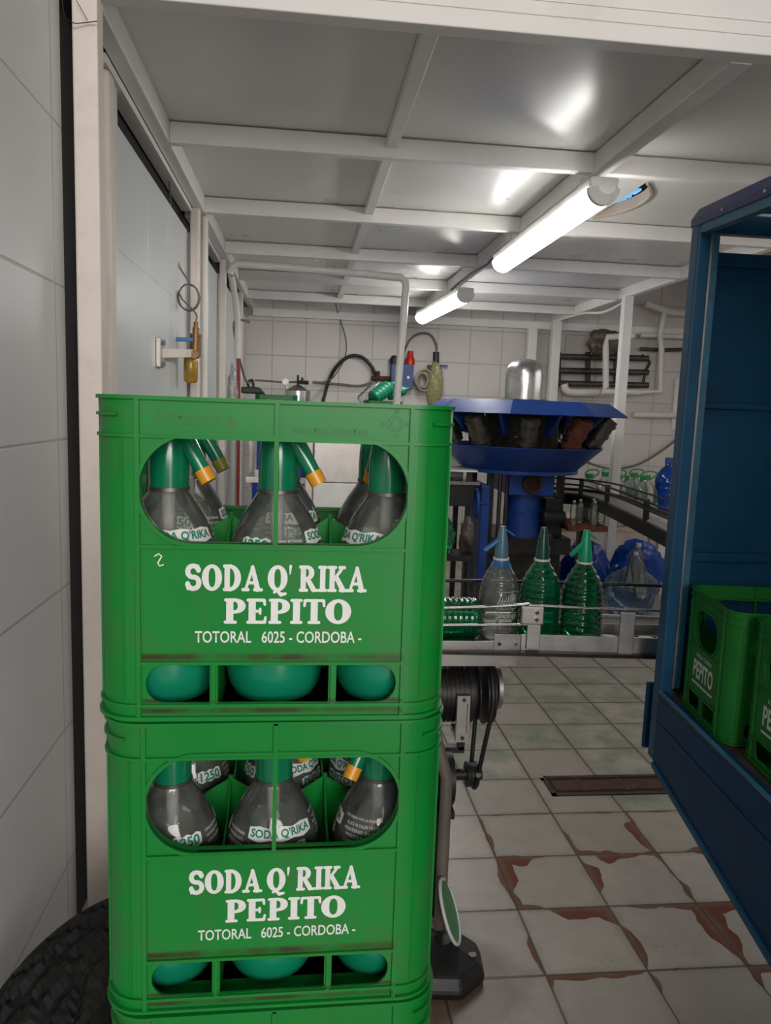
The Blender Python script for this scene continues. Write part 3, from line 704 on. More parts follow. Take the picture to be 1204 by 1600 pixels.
def siphon_parts(t):
    b_ = obj('bottle_body', MB().lathe(BODY, 36), M['pet'], t, smooth=60)
    mb = MB(); mb.lathe([(0, 0.0), (0.036, 0.0), (0.044, 0.004), (0.0505, 0.016), (0.0545, 0.034), (0.0550, 0.072), (0.0540, 0.073), (0.0530, 0.070)], 36); obj('base_cup', mb, M['cup_green'], t, smooth=50)
    mb = MB(); mb.lathe([(0.0205, 0.2265), (0.0222, 0.2270), (0.0222, 0.2310), (0.0205, 0.2315)], 28); obj('neck_ring', mb, M['holder'], t, smooth=40)
    mb = MB(); mb.tube([(0, 0, 0.012), (0, 0, 0.232)], 0.0075, 10); obj('dip_tube', mb, M['tube_pale'], t, smooth=60)
    # print
    mb = MB(); wrap(mb, pill(0.076, 0.017), 0.183, 0, 0.0004); wrap(mb, pill(0.046, 0.013), 0.166, 0.12, 0.0004)
    wrap(mb, pill(0.034, 0.016), 0.176, -2.0, 0.0004)
    for k in range(3): wrap(mb, font_mesh(("LIVIANO RETORNABLE", "CONTENIDO NETO", "SODA EN SIFON")[k], 0.028, 0.0032), 0.180 - 0.0062*k, -1.22, 0.0006)
    for k in range(5): wrap(mb, font_mesh(("NO DEJAR POR LA PLASTICO", "AL SOL NI CALOR Y RAYO", "MANTENER EN SITIO", "FRESCO Y LIMPIO", "CONTENIDO NETO")[k], 0.046 - 0.006*(k % 2), 0.0035), 0.192 - 0.0062*k, 1.5, 0.0006)
    pl = obj('label_print', mb, M['print'], t)
    mb = MB(); wrap(mb, font_mesh("SODA Q'RIKA", 0.070, 0.011, 0.03), 0.183, 0, 0.0009); wrap(mb, font_mesh("PEPITO", 0.040, 0.009, 0.03), 0.166, 0.12, 0.0009)
    wrap(mb, font_mesh("1250", 0.028, 0.011, 0.03), 0.176, -2.0, 0.0009)
    pg = obj('label_lettering', mb, M['print_green'], pl)
    # head: rotates about the neck
    mb = MB(); mb.lathe([(0.0190, 0.2312), (0.0213, 0.2312), (0.0213, 0.2500), (0.0205, 0.2660), (0.0185, 0.2850), (0.0155, 0.3030), (0.0130, 0.3120), (0.0090, 0.3160), (0, 0.3165)], 28)
    mb.bar((-0.004, 0, 0.312), (0.030, 0, 0.306), 0.012, 0.004)
    h = obj('siphon_head', mb, M['siphon_green'], t, smooth=45)
    mb = MB(); mb.tube([(0.008, 0, 0.297), (0.021, 0, 0.280), (0.0395, 0, 0.2490)], [0.0105, 0.0100, 0.0084], 14); obj('spout', mb, M['siphon_green'], h, smooth=45)
    mb = MB(); mb.tube([(0.0385, 0, 0.2505), (0.0460, 0, 0.2380)], [0.0094, 0.0089], 14); obj('nozzle_tip', mb, M['yellow'], h, smooth=45)
    return h
proto_siphon = None
def siphon(label, crate, x, y, rb, rh, olive=False):
    """rb turns the bottle (its print), rh points the spout: 0 to the right, pi/2 to the back"""
    global proto_siphon
    c = Matrix.Translation(crate.location) @ Matrix.Rotation(crate.rotation_euler.z, 4, 'Z')
    loc = c @ Vector((x, y, 0.0055))
    if proto_siphon is None:
        t = proto_siphon = thing('soda_siphon', label, 'soda siphon', loc, rb, 'soda siphons in the green crates'); siphon_parts(t)
    else: t = dup(proto_siphon, loc, rb, label, 'soda siphons in the green crates')
    for ch in t.children:
        if ch.name.startswith('siphon_head'):
            ch.rotation_euler = (0, 0, rh - rb)
            if olive:
                for g in ch.children:
                    if g.name.startswith('nozzle_tip'): g.data = g.data.copy(); g.data.materials[0] = M['olive']
    return t
A, B_ = crates[0], crates[1]
gx = 0.1185
siphon('soda siphon at front left of the top crate, spout pointing right', A, -gx, -0.078, 0.45, -0.30)
siphon('soda siphon at front middle of the top crate, spout pointing right', A, -0.002, -0.078, 1.55, -0.22)
siphon('soda siphon at front right of the top crate, no spout visible', A, gx, -0.078, -0.95, 1.9)
siphon('soda siphon at back left of the top crate, olive nozzle tip', A, -gx, 0.072, 1.9, -0.25, True)
siphon('soda siphon at back middle of the top crate, half hidden by the front one', A, 0, 0.072, 0.4, 1.6)
siphon('soda siphon at back right of the top crate, behind the front right one', A, gx, 0.072, 2.6, 1.3)
siphon('soda siphon at front left of the second crate, 1250 printed at its right', B_, -gx, -0.078, 2.5, 1.8)
siphon('soda siphon at front middle of the second crate, yellow tip pointing right', B_, -0.004, -0.078, 0.25, 0.72)
siphon('soda siphon at front right of the second crate, yellow tip pointing left', B_, gx, -0.078, -2.0, PI+0.65)
siphon('soda siphon at back left of the second crate', B_, -gx, 0.072, 2.7, 1.3)
siphon('soda siphon at back middle of the second crate, behind the front middle one', B_, 0.004, 0.072, 0.9, 1.7)
siphon('soda siphon at back right of the second crate, half hidden', B_, gx, 0.072, -1.0, 1.2)

# ------------------------------------------------------------------ tyre behind the stack
def tyre():
    R, w = 0.315, 0.105; nu, nv = 240, 26; mb = MB(); rows = []
    prof = [(-1.0, 0.62), (-1.08, 0.72), (-1.10, 0.82), (-1.05, 0.91), (-0.97, 0.955)] + [(-0.88 + 1.76*k/15, 0.965 + 0.035*(1 - abs(-1+2*k/15)**2.5)) for k in range(16)] + [(0.97, 0.955), (1.05, 0.91), (1.10, 0.82), (1.08, 0.72), (1.0, 0.62)]
    for i in range(nu):
        a = 2*PI*i/nu; row = []
        for j, (u, rr) in enumerate(prof):
            r = R*rr
            if 5 <= j <= 20:
                k = j-5; g = 0
                if k in (4, 5, 10, 11): g = 0.013
                ph = (i + (k*2 if k < 8 else (15-k)*2) + (5 if 5 < k < 10 else 0)) % 10
                if ph < 3: g = max(g, 0.011)
                g += 0.003*math.sin(i*1.7+j)*math.sin(i*0.37)
                r -= g
            row.append(mb.bm.verts.new((u*w, r*math.cos(a), r*math.sin(a))))
        rows.append(row)
    m_ = len(prof)
    for i in range(nu):
        for j in range(m_-1): mb.bm.faces.new([rows[i][j], rows[i][j+1], rows[(i+1) % nu][j+1], rows[(i+1) % nu][j]])
    mb.ring([(R*0.50*math.cos(2*PI*k/nu), R*0.50*math.sin(2*PI*k/nu)) for k in range(nu)], [(R*0.63*math.cos(2*PI*k/nu), R*0.63*math.sin(2*PI*k/nu)) for k in range(nu)], -w*0.95, w*0.95, Matrix(((0,0,1,0),(1,0,0,0),(0,1,0,0),(0,0,0,1))))
    return mb
t = thing('tyre', 'worn black tyre standing by the left wall behind the crate stack', 'tyre', (-0.345, 1.46, 0), 0.0)
o = obj('tread', tyre(), M['tyre'], t); o.location = (0, 0, 0.313); t.rotation_euler = (0, 0, math.radians(-42))

# ------------------------------------------------------------------ truck with its rack
ts = 0.944
def TP(px, py, Y): return at(px, py, Y=Y*ts)
a_d = Vector((-0.0872, -0.9962, 0)); n_in = Vector((0.9962, -0.0872, 0)); O = Vector((1.030, 2.03, 0))
def tr(a, b_, z): return O + a_d*a + n_in*b_ + Vector((0, 0, z))       # a: towards the street, b: into the truck
TL = 2.90                                   # length built
drop = lambda a: -0.060*a                   # the truck stands nose-high on its springs
tt = thing('delivery_truck', 'blue delivery truck rack standing at the right, open side towards the stack', 'truck', tuple(O), 0, None, True)
def tbox(a0, a1, b0, b1, z0, z1):
    mb = MB(); mb.hexa([tr(a0, b0, z0+drop(a0)), tr(a1, b0, z0+drop(a1)), tr(a1, b1, z0+drop(a1)), tr(a0, b1, z0+drop(a0)), tr(a0, b0, z1+drop(a0)), tr(a1, b0, z1+drop(a1)), tr(a1, b1, z1+drop(a1)), tr(a0, b1, z1+drop(a0))]); return mb
zt0, zb0 = 2.176, 0.675
mb = tbox(-0.035, 0.018, 0.0, 0.038, zb0, zt0); obj('corner_post', mb, M['truck'], tt, bevel=0.006)
mb = tbox(0.018, 0.0205, 0.030, 0.056, 0.90, zt0-0.02); mb2 = tbox(-0.02, 0.016, 0.040, 0.060, 0.90, zt0-0.02)
obj('door_channel', mb2, M['truck_edge'], tt, bevel=0.003); obj('edge_strip', tbox(0.0185, 0.021, 0.033, 0.038, 0.90, zt0-0.02), M['steel_dull'], tt)
mb.bm.free()
# top rail: violet outer cap with chamfered edge, lighter strip below
mb = MB()
sec = [(0.0, 0.0), (0.0, 0.020), (0.020, 0.050), (0.075, 0.052), (0.075, 0.0)]
v0 = [mb.bm.verts.new(tr(-0.04, b_, zt0+z)) for b_, z in sec]; v1 = [mb.bm.verts.new(tr(TL, b_, zt0+z+drop(TL))) for b_, z in sec]
for k in range(5): mb.bm.faces.new([v0[k], v0[(k+1) % 5], v1[(k+1) % 5], v1[k]])
mb.bm.faces.new(v0); mb.bm.faces.new(v1)
obj('top_rail', mb, M['truck_top'], tt)
obj('rail_lip', tbox(0.018, TL, 0.004, 0.03, zt0-0.026, zt0-0.001), M['truck_edge'], tt, bevel=0.002)
for a_ in (0.15, 0.36): o = obj('rail_screw', MB().cyl(tr(a_, 0.001, zt0+0.010+drop(a_)), tr(a_, -0.003, zt0+0.010+drop(a_)), 0.004, 10), M['steel_dull'], tt)
# end wall across the rack, with rails, a slot at the top
def xbox(x0, x1, y0, y1, z0, z1): return MB().box((x0, y0, z0), (x1, y1, z1))
x0, x1, y0 = O.x+0.06, O.x+1.6, 2.055
def zc(z): return EYE + (z-EYE)*ts
obj('end_panel', xbox(x0, x1, y0+0.012, y0+0.02, 0.86, zc(2.135)), M['truck'], tt)
for z0, z1 in ((zc(2.10), zc(2.14)), (zc(1.695), zc(1.715)), (zc(1.235), zc(1.265))):
    obj('panel_rail', xbox(x0, x1, y0-0.006, y0+0.012, z0, z1), M['truck'], tt, bevel=0.004)
obj('header_beam', xbox(x0-0.02, x1, y0-0.01, y0+0.02, zc(2.190), zc(2.245)), M['truck'], tt, bevel=0.003)
for x in (x0+0.008, x0+0.011): pass
obj('panel_trim', xbox(x0-0.004, x0+0.014, y0-0.012, y0+0.012, 0.88, zc(2.19)), M['truck_edge'], tt, bevel=0.002)
# bed and side skirt
bedz = 0.880
mb = MB(); mb.hexa([tr(-0.03, 0.02, bedz-0.04), tr(TL, 0.02, bedz-0.04), tr(TL, 1.5, bedz-0.04), tr(-0.03, 1.5, bedz-0.04), tr(-0.03, 0.02, bedz), tr(TL, 0.02, bedz), tr(TL, 1.5, bedz), tr(-0.03, 1.5, bedz)])
obj('load_bed', mb, M['truck_bed'], tt)
def skirt(b0, b1, z_top, z_bot, a0=-0.03, a1=TL, tilt=0.0):
    mb = MB(); f = lambda a, z: z - tilt*a
    mb.hexa([tr(a0, b0, f(a0, z_bot)), tr(a1, b0, f(a1, z_bot)), tr(a1, b1, f(a1, z_bot)), tr(a0, b1, f(a0, z_bot)), tr(a0, b0, z_top), tr(a1, b0, z_top), tr(a1, b1, z_top), tr(a0, b1, z_top)]); return mb
obj('side_skirt', skirt(0.0, 0.02, bedz+0.010, 0.672, a0=0.018, tilt=0.135), M['truck_low'], tt)
obj('bed_edge', skirt(-0.004, 0.004, bedz+0.014, bedz+0.006, a0=0.018), M['truck_edge'], tt)
obj('skirt_seam', skirt(-0.0045, 0.001, 0.800, 0.790, a0=0.018), M['truck_low'], tt, bevel=0.002)
mb = MB(); mb.hexa([tr(0.018, -0.006, 0.662), tr(TL, -0.006, 0.662-0.135*TL), tr(TL, 0.024, 0.662-0.135*TL), tr(0.018, 0.024, 0.662), tr(0.018, -0.006, 0.678), tr(TL, -0.006, 0.678-0.135*TL), tr(TL, 0.024, 0.678-0.135*TL), tr(0.018, 0.024, 0.678)])
obj('skirt_edge', mb, M['truck'], tt)
obj('mud_flap', tbox(-0.075, -0.065, -0.004, 0.30, 0.68, 0.88), M['truck_low'], tt)
obj('roof_sheet', tbox(0.02, TL, 0.03, 1.5, zt0+0.030, zt0+0.045), M['truck'], tt)
obj('far_side_wall', tbox(0.0, TL, 1.5, 1.52, 0.86, zt0), M['truck'], tt)
obj('rear_panel', tbox(TL-0.02, TL, 0.03, 1.5, 0.86, zt0), M['truck'], tt)
# the axle and wheels carry it (largely out of frame)
mb = MB(); mb.cyl(tr(1.90, 0.36, 0.30), tr(1.90, 0.56, 0.30), 0.30, 40); obj('wheel', mb, M['tyre'], tt, smooth=40)
mb = MB(); mb.cyl(tr(1.90, 1.10, 0.30), tr(1.90, 1.30, 0.30), 0.30, 40); obj('wheel', mb, M['tyre'], tt, smooth=40)
mb = MB(); mb.cyl(tr(1.90, 0.40, 0.30), tr(1.90, 1.28, 0.30), 0.05, 16); mb.bar(tr(-0.03, 0.55, 0.72), tr(TL, 0.55, 0.72), 0.10, 0.24); mb.bar(tr(-0.03, 1.05, 0.72), tr(TL, 1.05, 0.72), 0.10, 0.24); mb.bar(tr(1.90, 0.58, 0.45), tr(1.90, 1.05, 0.45), 0.1, 0.32); obj('chassis', mb, M['darksteel'], tt)

# crates on the truck bed, short side to the opening
def side_print(t):
    mb = MB(); R = Matrix(((0,0,-1,-CW-0.0006),(-1,0,0,0),(0,1,0,0),(0,0,0,1)))
    mb.join_mesh(font_mesh("PEPITO", 0.130, 0.048, 0.03), Matrix.Translation((0, 0, 0.128)) @ R)
    mb.join_mesh(font_mesh("SODA Q'RIKA", 0.10, 0.012, 0.01), Matrix.Translation((0, 0, 0.165)) @ R)
    mb.box((-CW-0.0012, -0.068, 0.088), (-CW-0.0004, 0.066, 0.093))
    return obj('side_lettering', mb, M['print'], t)
tc1 = make_crate('green crate on the truck bed with white side lettering, by the end wall', (1.222, 1.795, bedz+0.001), math.radians(-8), 'crates in the truck rack', 'crate_old')
sp1 = side_print(tc1)
tc2 = make_crate('green crate on the truck bed at the right picture edge, nearer the street', (1.215, 1.470, bedz+0.001), math.radians(-6), 'crates in the truck rack', 'crate_old')
c = sp1.copy(); C.objects.link(c); c.parent = tc2

# ------------------------------------------------------------------ front conveyor
cv = thing('bottle_conveyor', 'stainless bottle conveyor with guide rails, carrying three siphons', 'conveyor', (0.50, 2.30, 0), 0, None, True)
sl = -0.10
def cy(x): return 2.255 + sl*(x-0.68)*1.0 if x > 0.68 else 2.255
def seg(x0, x1, dy0, dy1, z0, z1):
    return MB().hexa([(x0, cy(x0)+dy0, z0), (x1, cy(x1)+dy0, z0), (x1, cy(x1)+dy1, z0), (x0, cy(x0)+dy1, z0), (x0, cy(x0)+dy0, z1), (x1, cy(x1)+dy0, z1), (x1, cy(x1)+dy1, z1), (x0, cy(x0)+dy1, z1)])
obj('lower_side_plate', seg(0.10, 0.680, -0.004, 0.004, 0.882, 0.962), M['steel_dull'], cv, bevel=0.001)
mb = seg(0.600, 0.684, -0.008, -0.004, 0.910, 0.985); obj('joint_plate', mb, M['steel_dull'], cv, bevel=0.001)
for x in (0.617, 0.669): obj('bolt', MB().cyl((x, 2.248, 0.955), (x, 2.243, 0.955), 0.006, 10), M['iron'] if x < 0.65 else M['steel'], cv)
obj('upper_side_plate', seg(0.686, 2.00, -0.004, 0.004, 0.928, 0.985), M['steel_dull'], cv, bevel=0.001)
obj('far_side_plate', seg(0.10, 2.00, 0.215, 0.222, 0.938, 0.975), M['steel_dull'], cv, bevel=0.001)
obj('deck', seg(0.10, 2.00, 0.004, 0.215, 0.925, 0.936), M['darksteel'], cv)
for x0, x1, z0, z1 in ((0.700, 0.742, 0.940, 1.082), (0.985, 1.030, 0.932, 1.066)):
    obj('rail_bracket', seg(x0, x1, -0.014, -0.006, z0, z1), M['steel_dull'], cv, bevel=0.002)
obj('clamp_block', seg(0.676, 0.746, -0.026, -0.014, 1.022, 1.078), M['steel_dull'], cv, bevel=0.004)
for x, z in ((0.722, 1.062), (0.722, 1.040)): obj('bolt', MB().cyl((x, 2.24, z), (x, 2.216, z), 0.006, 10), M['steel'], cv)
def rail(pts, r=0.0045): return MB().tube(smooth_path(pts), r, 8)
obj('guide_rail', rail([(0.10, 2.235, 1.062), (0.45, 2.24, 1.070), (0.60, 2.238, 1.076), (0.70, 2.232, 1.086)]), M['steel'], cv, smooth=60)
obj('guide_rail', rail([(0.10, 2.235, 1.012), (0.45, 2.24, 1.016), (0.70, 2.234, 1.020)]), M['steel'], cv, smooth=60)
obj('guide_rail', rail([(0.70, 2.235, 1.082), (0.90, 2.215, 1.078), (1.5, 2.155, 1.078)]), M['steel'], cv, smooth=60)
obj('back_rail', rail([(0.30, 2.49, 1.10), (0.9, 2.475, 1.098), (1.5, 2.41, 1.098)], 0.006), M['darksteel'], cv, smooth=60)
obj('back_rail', rail([(0.30, 2.49, 0.985), (0.9, 2.475, 0.985), (1.5, 2.41, 0.985)], 0.008), M['steel_dull'], cv, smooth=60)
for x in (0.35, 0.955, 1.44): obj('rail_bracket', seg(x, x+0.04, 0.222, 0.23, 0.93, 1.10), M['steel_dull'], cv)
# leg and black foot
mb = MB(); mb.tube([(0.448, 2.13, 0.06), (0.448, 2.13, 0.58), (0.36, 2.24, 0.90)], 0.018, 14); obj('leg', mb, M['leg_paint'], cv, smooth=40)
mb = MB(); mb.tube([(1.93, 2.24, 0.0), (1.93, 2.24, 0.93)], 0.022, 14); obj('leg', mb, M['iron'], cv, smooth=40)
mb = MB(); mb.tube([(0.16, 2.35, 0.0), (0.16, 2.35, 0.93)], 0.022, 14); obj('leg', mb, M['iron'], cv, smooth=40)
mb = MB(); mb.lathe([(0, 0), (0.128, 0.0), (0.136, 0.025), (0.118, 0.062), (0.060, 0.088), (0.028, 0.105), (0, 0.105)], 8, Matrix.Translation((0.445, 2.065, 0)) @ Matrix.Diagonal((1.0, 1.0, 1, 1)), 0.3)
o = obj('rubber_foot', mb, M['black'], cv, bevel=0.01); o['label'] = 'black octagonal rubber foot'
mb = MB(); mb.cyl((0.53, 2.03, 0.065), (0.53, 2.03, 0.078), 0.012, 8); obj('foot_bolt', mb, M['iron'], cv)
# white round plates of the chain at the right end
for k, x in enumerate((0.925, 0.985, 1.045, 1.105, 1.165)):
    mb = MB(); mb.lathe([(0, 0.936), (0.029, 0.936), (0.029, 0.962), (0.026, 0.966), (0, 0.966)], 24, Matrix.Translation((x, cy(x)+0.065, 0)))
    o = obj('plastic_disc', mb, M['whiteplastic'], smooth=40, origin=(x, cy(x)+0.065, 0.936))
    tag(o, 'round white plastic disc on the conveyor, %s' % ('partly behind the green siphon', 'next right of the siphon side', 'behind the right upright bracket', 'just right of the right bracket', 'rightmost by the truck post')[k], 'disc', 'white discs on the conveyor')

# drive under the conveyor
dv = thing('belt_drive', 'black motor drive with pulleys and belts under the conveyor', 'motor', (0.50, 2.33, 0), 0, None, True)
Yd = 2.33
mb = MB(); mb.cyl((0.40, Yd, 0.770), (0.535, Yd, 0.770), 0.088, 26); mb.cyl((0.535, Yd, 0.770), (0.55, Yd, 0.770), 0.096, 26)
for k in range(9): mb.cyl((0.405+k*0.014, Yd, 0.770), (0.410+k*0.014, Yd, 0.770), 0.094, 24)
obj('gearbox', mb, M['darksteel'], dv, smooth=40)
mb = MB(); y_ = Yd-0.115
for a_, b_ in (((0.488, y_, 0.652), (0.528, y_+0.02, 0.680)), ((0.488, y_, 0.775), (0.528, y_+0.02, 0.800)), ((0.488, y_, 0.68), (0.494, y_+0.02, 0.775)), ((0.522, y_, 0.68), (0.528, y_+0.02, 0.775))): mb.box(a_, b_)
mb.box((0.494, y_+0.014, 0.68), (0.522, y_+0.02, 0.775)); mb.box((0.49, y_+0.018, 0.655), (0.526, Yd-0.02, 0.672))
obj('motor_mount', mb, M['steel_dull'], dv)
for z in (0.788, 0.666): obj('bolt', MB().cyl((0.508, y_, z), (0.508, y_-0.005, z), 0.006, 10), M['iron'], dv)
def wheel(mb, x0, x1, r, y=Yd, z=0.770, groove=True):
    Mx = Matrix.Translation((x0, y, z)) @ Matrix.Rotation(PI/2, 4, 'Y'); w = x1-x0
    mb.lathe([(0, 0), (r*0.2, 0), (r, 0), (r, w*0.2), (r*0.9, w*0.5), (r, w*0.8), (r, w), (0, w)], 36, Mx)
mb = MB(); wheel(mb, 0.553, 0.570, 0.090); mb.cyl((0.55, Yd, 0.77), (0.66, Yd, 0.77), 0.016, 14); obj('pulley', mb, M['black'], dv, smooth=40)
mb = MB(); wheel(mb, 0.590, 0.618, 0.100); obj('pulley', mb, M['darksteel'], dv, smooth=40)
mb = MB(); mb.cyl((0.632, Yd, 0.785), (0.645, Yd, 0.785), 0.068, 32); o = obj('end_disc', mb, M['steel_dull'], dv, smooth=40)
mb = MB(); wheel(mb, 0.548, 0.585, 0.040, Yd-0.02, 0.500); mb.cyl((0.46, Yd-0.02, 0.50), (0.60, Yd-0.02, 0.50), 0.018, 14); obj('pulley', mb, M['black'], dv, smooth=40)
mb = MB(); mb.cyl((0.575, Yd-0.07, 0.525), (0.575, Yd-0.08, 0.525), 0.008, 12); obj('bolt', mb, M['steel'], dv)
def belt(x, r1, r2, z1, z2, y1=Yd, y2=Yd-0.02):
    pts = [(x, y1 + r1*math.cos(math.radians(a)), z1 + r1*math.sin(math.radians(a))) for a in range(-10, 191, 12)]
    pts += [(x - 0.03, y2 + r2*math.cos(math.radians(a)), z2 + r2*math.sin(math.radians(a))) for a in range(190, 351, 16)]
    return MB().tube(pts, 0.0075, 6, closed=True)
obj('belt', belt(0.604, 0.104, 0.042, 0.770, 0.500), M['black'], dv, smooth=60)
mb = MB(); mb.cyl((0.36, Yd-0.02, 0.49), (0.475, Yd-0.02, 0.49), 0.075, 26); mb.cyl((0.475, Yd-0.02, 0.49), (0.50, Yd-0.02, 0.49), 0.085, 14); mb.box((0.40, Yd-0.10, 0.39), (0.50, Yd+0.05, 0.415)); mb.box((0.47, Yd-0.10, 0.30), (0.485, Yd-0.02, 0.42)); obj('motor', mb, M['black'], dv, smooth=35)
mb = MB(); mb.bar((0.535, Yd+0.02, 0.70), (0.535, Yd+0.02, 0.57), 0.02, 0.03); mb.bar((0.45, Yd+0.02, 0.57), (0.545, Yd+0.02, 0.57), 0.03, 0.02); mb.bar((0.46, Yd, 0.40), (0.46, Yd, 0.0), 0.03, 0.03); obj('support_arm', mb, M['darksteel'], dv)
mb = MB(); mb.bar((0.45, Yd, 0.83), (0.45, Yd, 0.93), 0.05, 0.05); obj('hanger', mb, M['darksteel'], dv)
# green disc with a white rim leaning on the leg
gt = thing('round_lid', 'green round lid with white rim leaning against the conveyor leg', 'lid', (0.462, 2.05, 0.10), 0, None, False)
Lm = Matrix.Translation((-0.005, 0.0, 0.105)) @ Matrix.Rotation(math.radians(68), 4, 'Y') @ Matrix.Rotation(math.radians(12), 4, 'X')
mb = MB(); mb.lathe([(0, 0), (0.086, 0), (0.086, 0.004), (0, 0.006)], 36, Lm); obj('disc', mb, M['capgreen'], gt, smooth=40)
mb = MB(); mb.tube([Lm @ Vector((0.088*math.cos(2*PI*k/40), 0.088*math.sin(2*PI*k/40), 0.003)) for k in range(40)], 0.005, 8, closed=True); obj('rim', mb, M['whiteplastic'], gt, smooth=60)

# ------------------------------------------------------------------ siphons on the conveyor
def big_siphon(name, label, x, body, head, collar, ribs=True, label_print=False, rz=0.0, rmax=0.064, ring='whiteplastic', s=1.0):
    y = cy(x) + 0.11
    t = thing(name, label, 'soda siphon', (x, y, 0.9365), rz)
    prof = []
    zz = [(0.0, 0.70), (0.004, 0.80), (0.015, 0.95), (0.03, 1.0), (0.16, 1.0), (0.185, 0.95), (0.21, 0.83), (0.232, 0.66), (0.250, 0.48), (0.262, 0.36), (0.275, 0.34)]
    if not ribs: zz = [(0.0, 0.70), (0.004, 0.80), (0.015, 0.95), (0.03, 1.0), (0.15, 1.0), (0.178, 0.95), (0.20, 0.86), (0.225, 0.69), (0.245, 0.48), (0.258, 0.36), (0.275, 0.34)]
    def rad(z):
        for (z0, r0), (z1, r1) in zip(zz, zz[1:]):
            if z0 <= z <= z1: return rmax*(r0 + (r1-r0)*(z-z0)/(z1-z0))
        return rmax*zz[-1][1]
    for k in range(111):
        z = 0.275*k/110; r = rad(z)
        if 0.03 < z < 0.25: r += (0.0016 if ribs else 0.0006)*math.sin(z*2*PI/0.0215)
        prof.append((r, z*s))
    obj('bottle_body', MB().lathe([(0, 0.001)] + prof, 36), M[body], t, smooth=70)
    mb = MB(); mb.tube([(0, 0, 0.012), (0, 0, 0.275*s)], 0.0045, 8); obj('dip_tube', mb, M['pet_clear'], t, smooth=60)
    h = 0.275*s
    mb = MB(); mb.lathe([(0.022, h-0.010), (0.0255, h-0.010), (0.0255, h-0.003), (0.022, h-0.003)], 24); obj('neck_ring', mb, M[ring], t, smooth=40)
    if not ribs:
        mb = MB(); mb.lathe([(0.034, h-0.030), (0.0245, h-0.012), (0.0238, h-0.004), (0.020, h-0.004)], 24); obj('neck_collar', mb, M[collar], t, smooth=50)
    mb = MB(); mb.lathe([(0.020, h-0.003), (0.0222, h-0.003), (0.0215, h+0.020), (0.0170, h+0.055), (0.0110, h+0.092), (0.0095, h+0.098), (0, h+0.099)], 22)
    hd = obj('siphon_head', mb, M[head], t, smooth=50)
    mb = MB(); mb.tube([(-0.008, 0, h+0.055), (-0.024, 0, h+0.043), (-0.058, 0, h+0.018)], [0.009, 0.0085, 0.0075], 12); obj('spout', mb, M[collar if not ribs else head], hd, smooth=50)
    mb = MB(); mb.bar((0.004, 0, h+0.090), (0.040, 0, h+0.068), 0.010, 0.004); obj('lever', mb, M[head], hd)
    return t
c1 = big_siphon('soda_siphon', 'clear soda siphon with blue head on the conveyor, white print', 0.640, 'pet_clear', 'blue_head2', 'blue_head', ribs=False, rz=0.1, s=0.985)
mb = MB()
def on_cyl(me, zc, ang, r=0.0655):
    tmp = bmesh.new(); tmp.from_mesh(me); bmesh.ops.triangulate(tmp, faces=tmp.faces)
    for v in tmp.verts: a = -PI/2 + ang + v.co.x/r; v.co = (r*math.cos(a), r*math.sin(a), zc + v.co.y)
    mm = bpy.data.meshes.new('tmp'); tmp.to_mesh(mm); tmp.free(); mb.bm.from_mesh(mm); bpy.data.meshes.remove(mm)
on_cyl(font_mesh("CATALDO QUIN", 0.078, 0.015, 0.03), 0.090, 0.12)
for z, hgt in ((0.1005, 0.0016), (0.0795, 0.0016), (0.114, 0.0014), (0.168, 0.0014)):
    for k in range(12):
        a0 = 0.12 - 0.62 + 1.24*k/12; a1 = a0 + 1.24/12
        mb.poly([(0.0655*math.cos(-PI/2+a), 0.0655*math.sin(-PI/2+a), zz) for a, zz in ((a0, z), (a1, z), (a1, z+hgt), (a0, z+hgt))])
def ringprint(a_c, zc, rad, wd):
    for k in range(20):
        t0, t1 = 2*PI*k/20, 2*PI*(k+1)/20
        P = lambda t_, q: (0.0655*math.cos(-PI/2 + a_c + q*math.cos(t_)/0.0655), 0.0655*math.sin(-PI/2 + a_c + q*math.cos(t_)/0.0655), zc + q*math.sin(t_))
        mb.poly([P(t0, rad), P(t1, rad), P(t1, rad-wd), P(t0, rad-wd)])
ringprint(0.33, 0.145, 0.017, 0.003); ringprint(0.33, 0.145, 0.010, 0.003); ringprint(0.33, 0.145, 0.004, 0.003)
for k in range(9):
    a_ = -0.42 + 0.055*k; z0 = 0.120 + 0.004*((k*7) % 5)
    mb.poly([(0.0655*math.cos(-PI/2+a), 0.0655*math.sin(-PI/2+a), zz) for a, zz in ((a_, z0), (a_+0.03, z0+0.004), (a_+0.035, z0+0.020), (a_+0.005, z0+0.016))])
obj('label_print', mb, M['print'], c1)
c2 = big_siphon('soda_siphon', 'dark green ribbed siphon with dark head, middle of three on the conveyor', 0.772, 'pet_green', 'dk_head', 'dk_head', rz=-2.2, s=0.985)
c3 = big_siphon('soda_siphon', 'green ribbed siphon with mint head, rightmost of three on the conveyor', 0.908, 'pet_dkgreen', 'mint_head', 'mint_head', rz=0.35, rmax=0.066, s=0.97)
# lying green bottle at the left, half behind the crates
mb = MB(); mb.lathe([(0, -0.16), (0.04, -0.158)] + [(0.066 + 0.0015*math.sin(k*1.9), -0.15 + 0.27*k/50) for k in range(51)] + [(0.058, 0.13), (0.03, 0.142), (0, 0.145)], 32, Matrix.Rotation(PI/2, 4, 'Y'))
o = obj('plastic_bottle', mb, M['pet_green'], smooth=70); o.location = (0.442, 2.37, 1.0045)
tag(o, 'green ribbed bottle lying on the conveyor beside the crate stack', 'bottle')

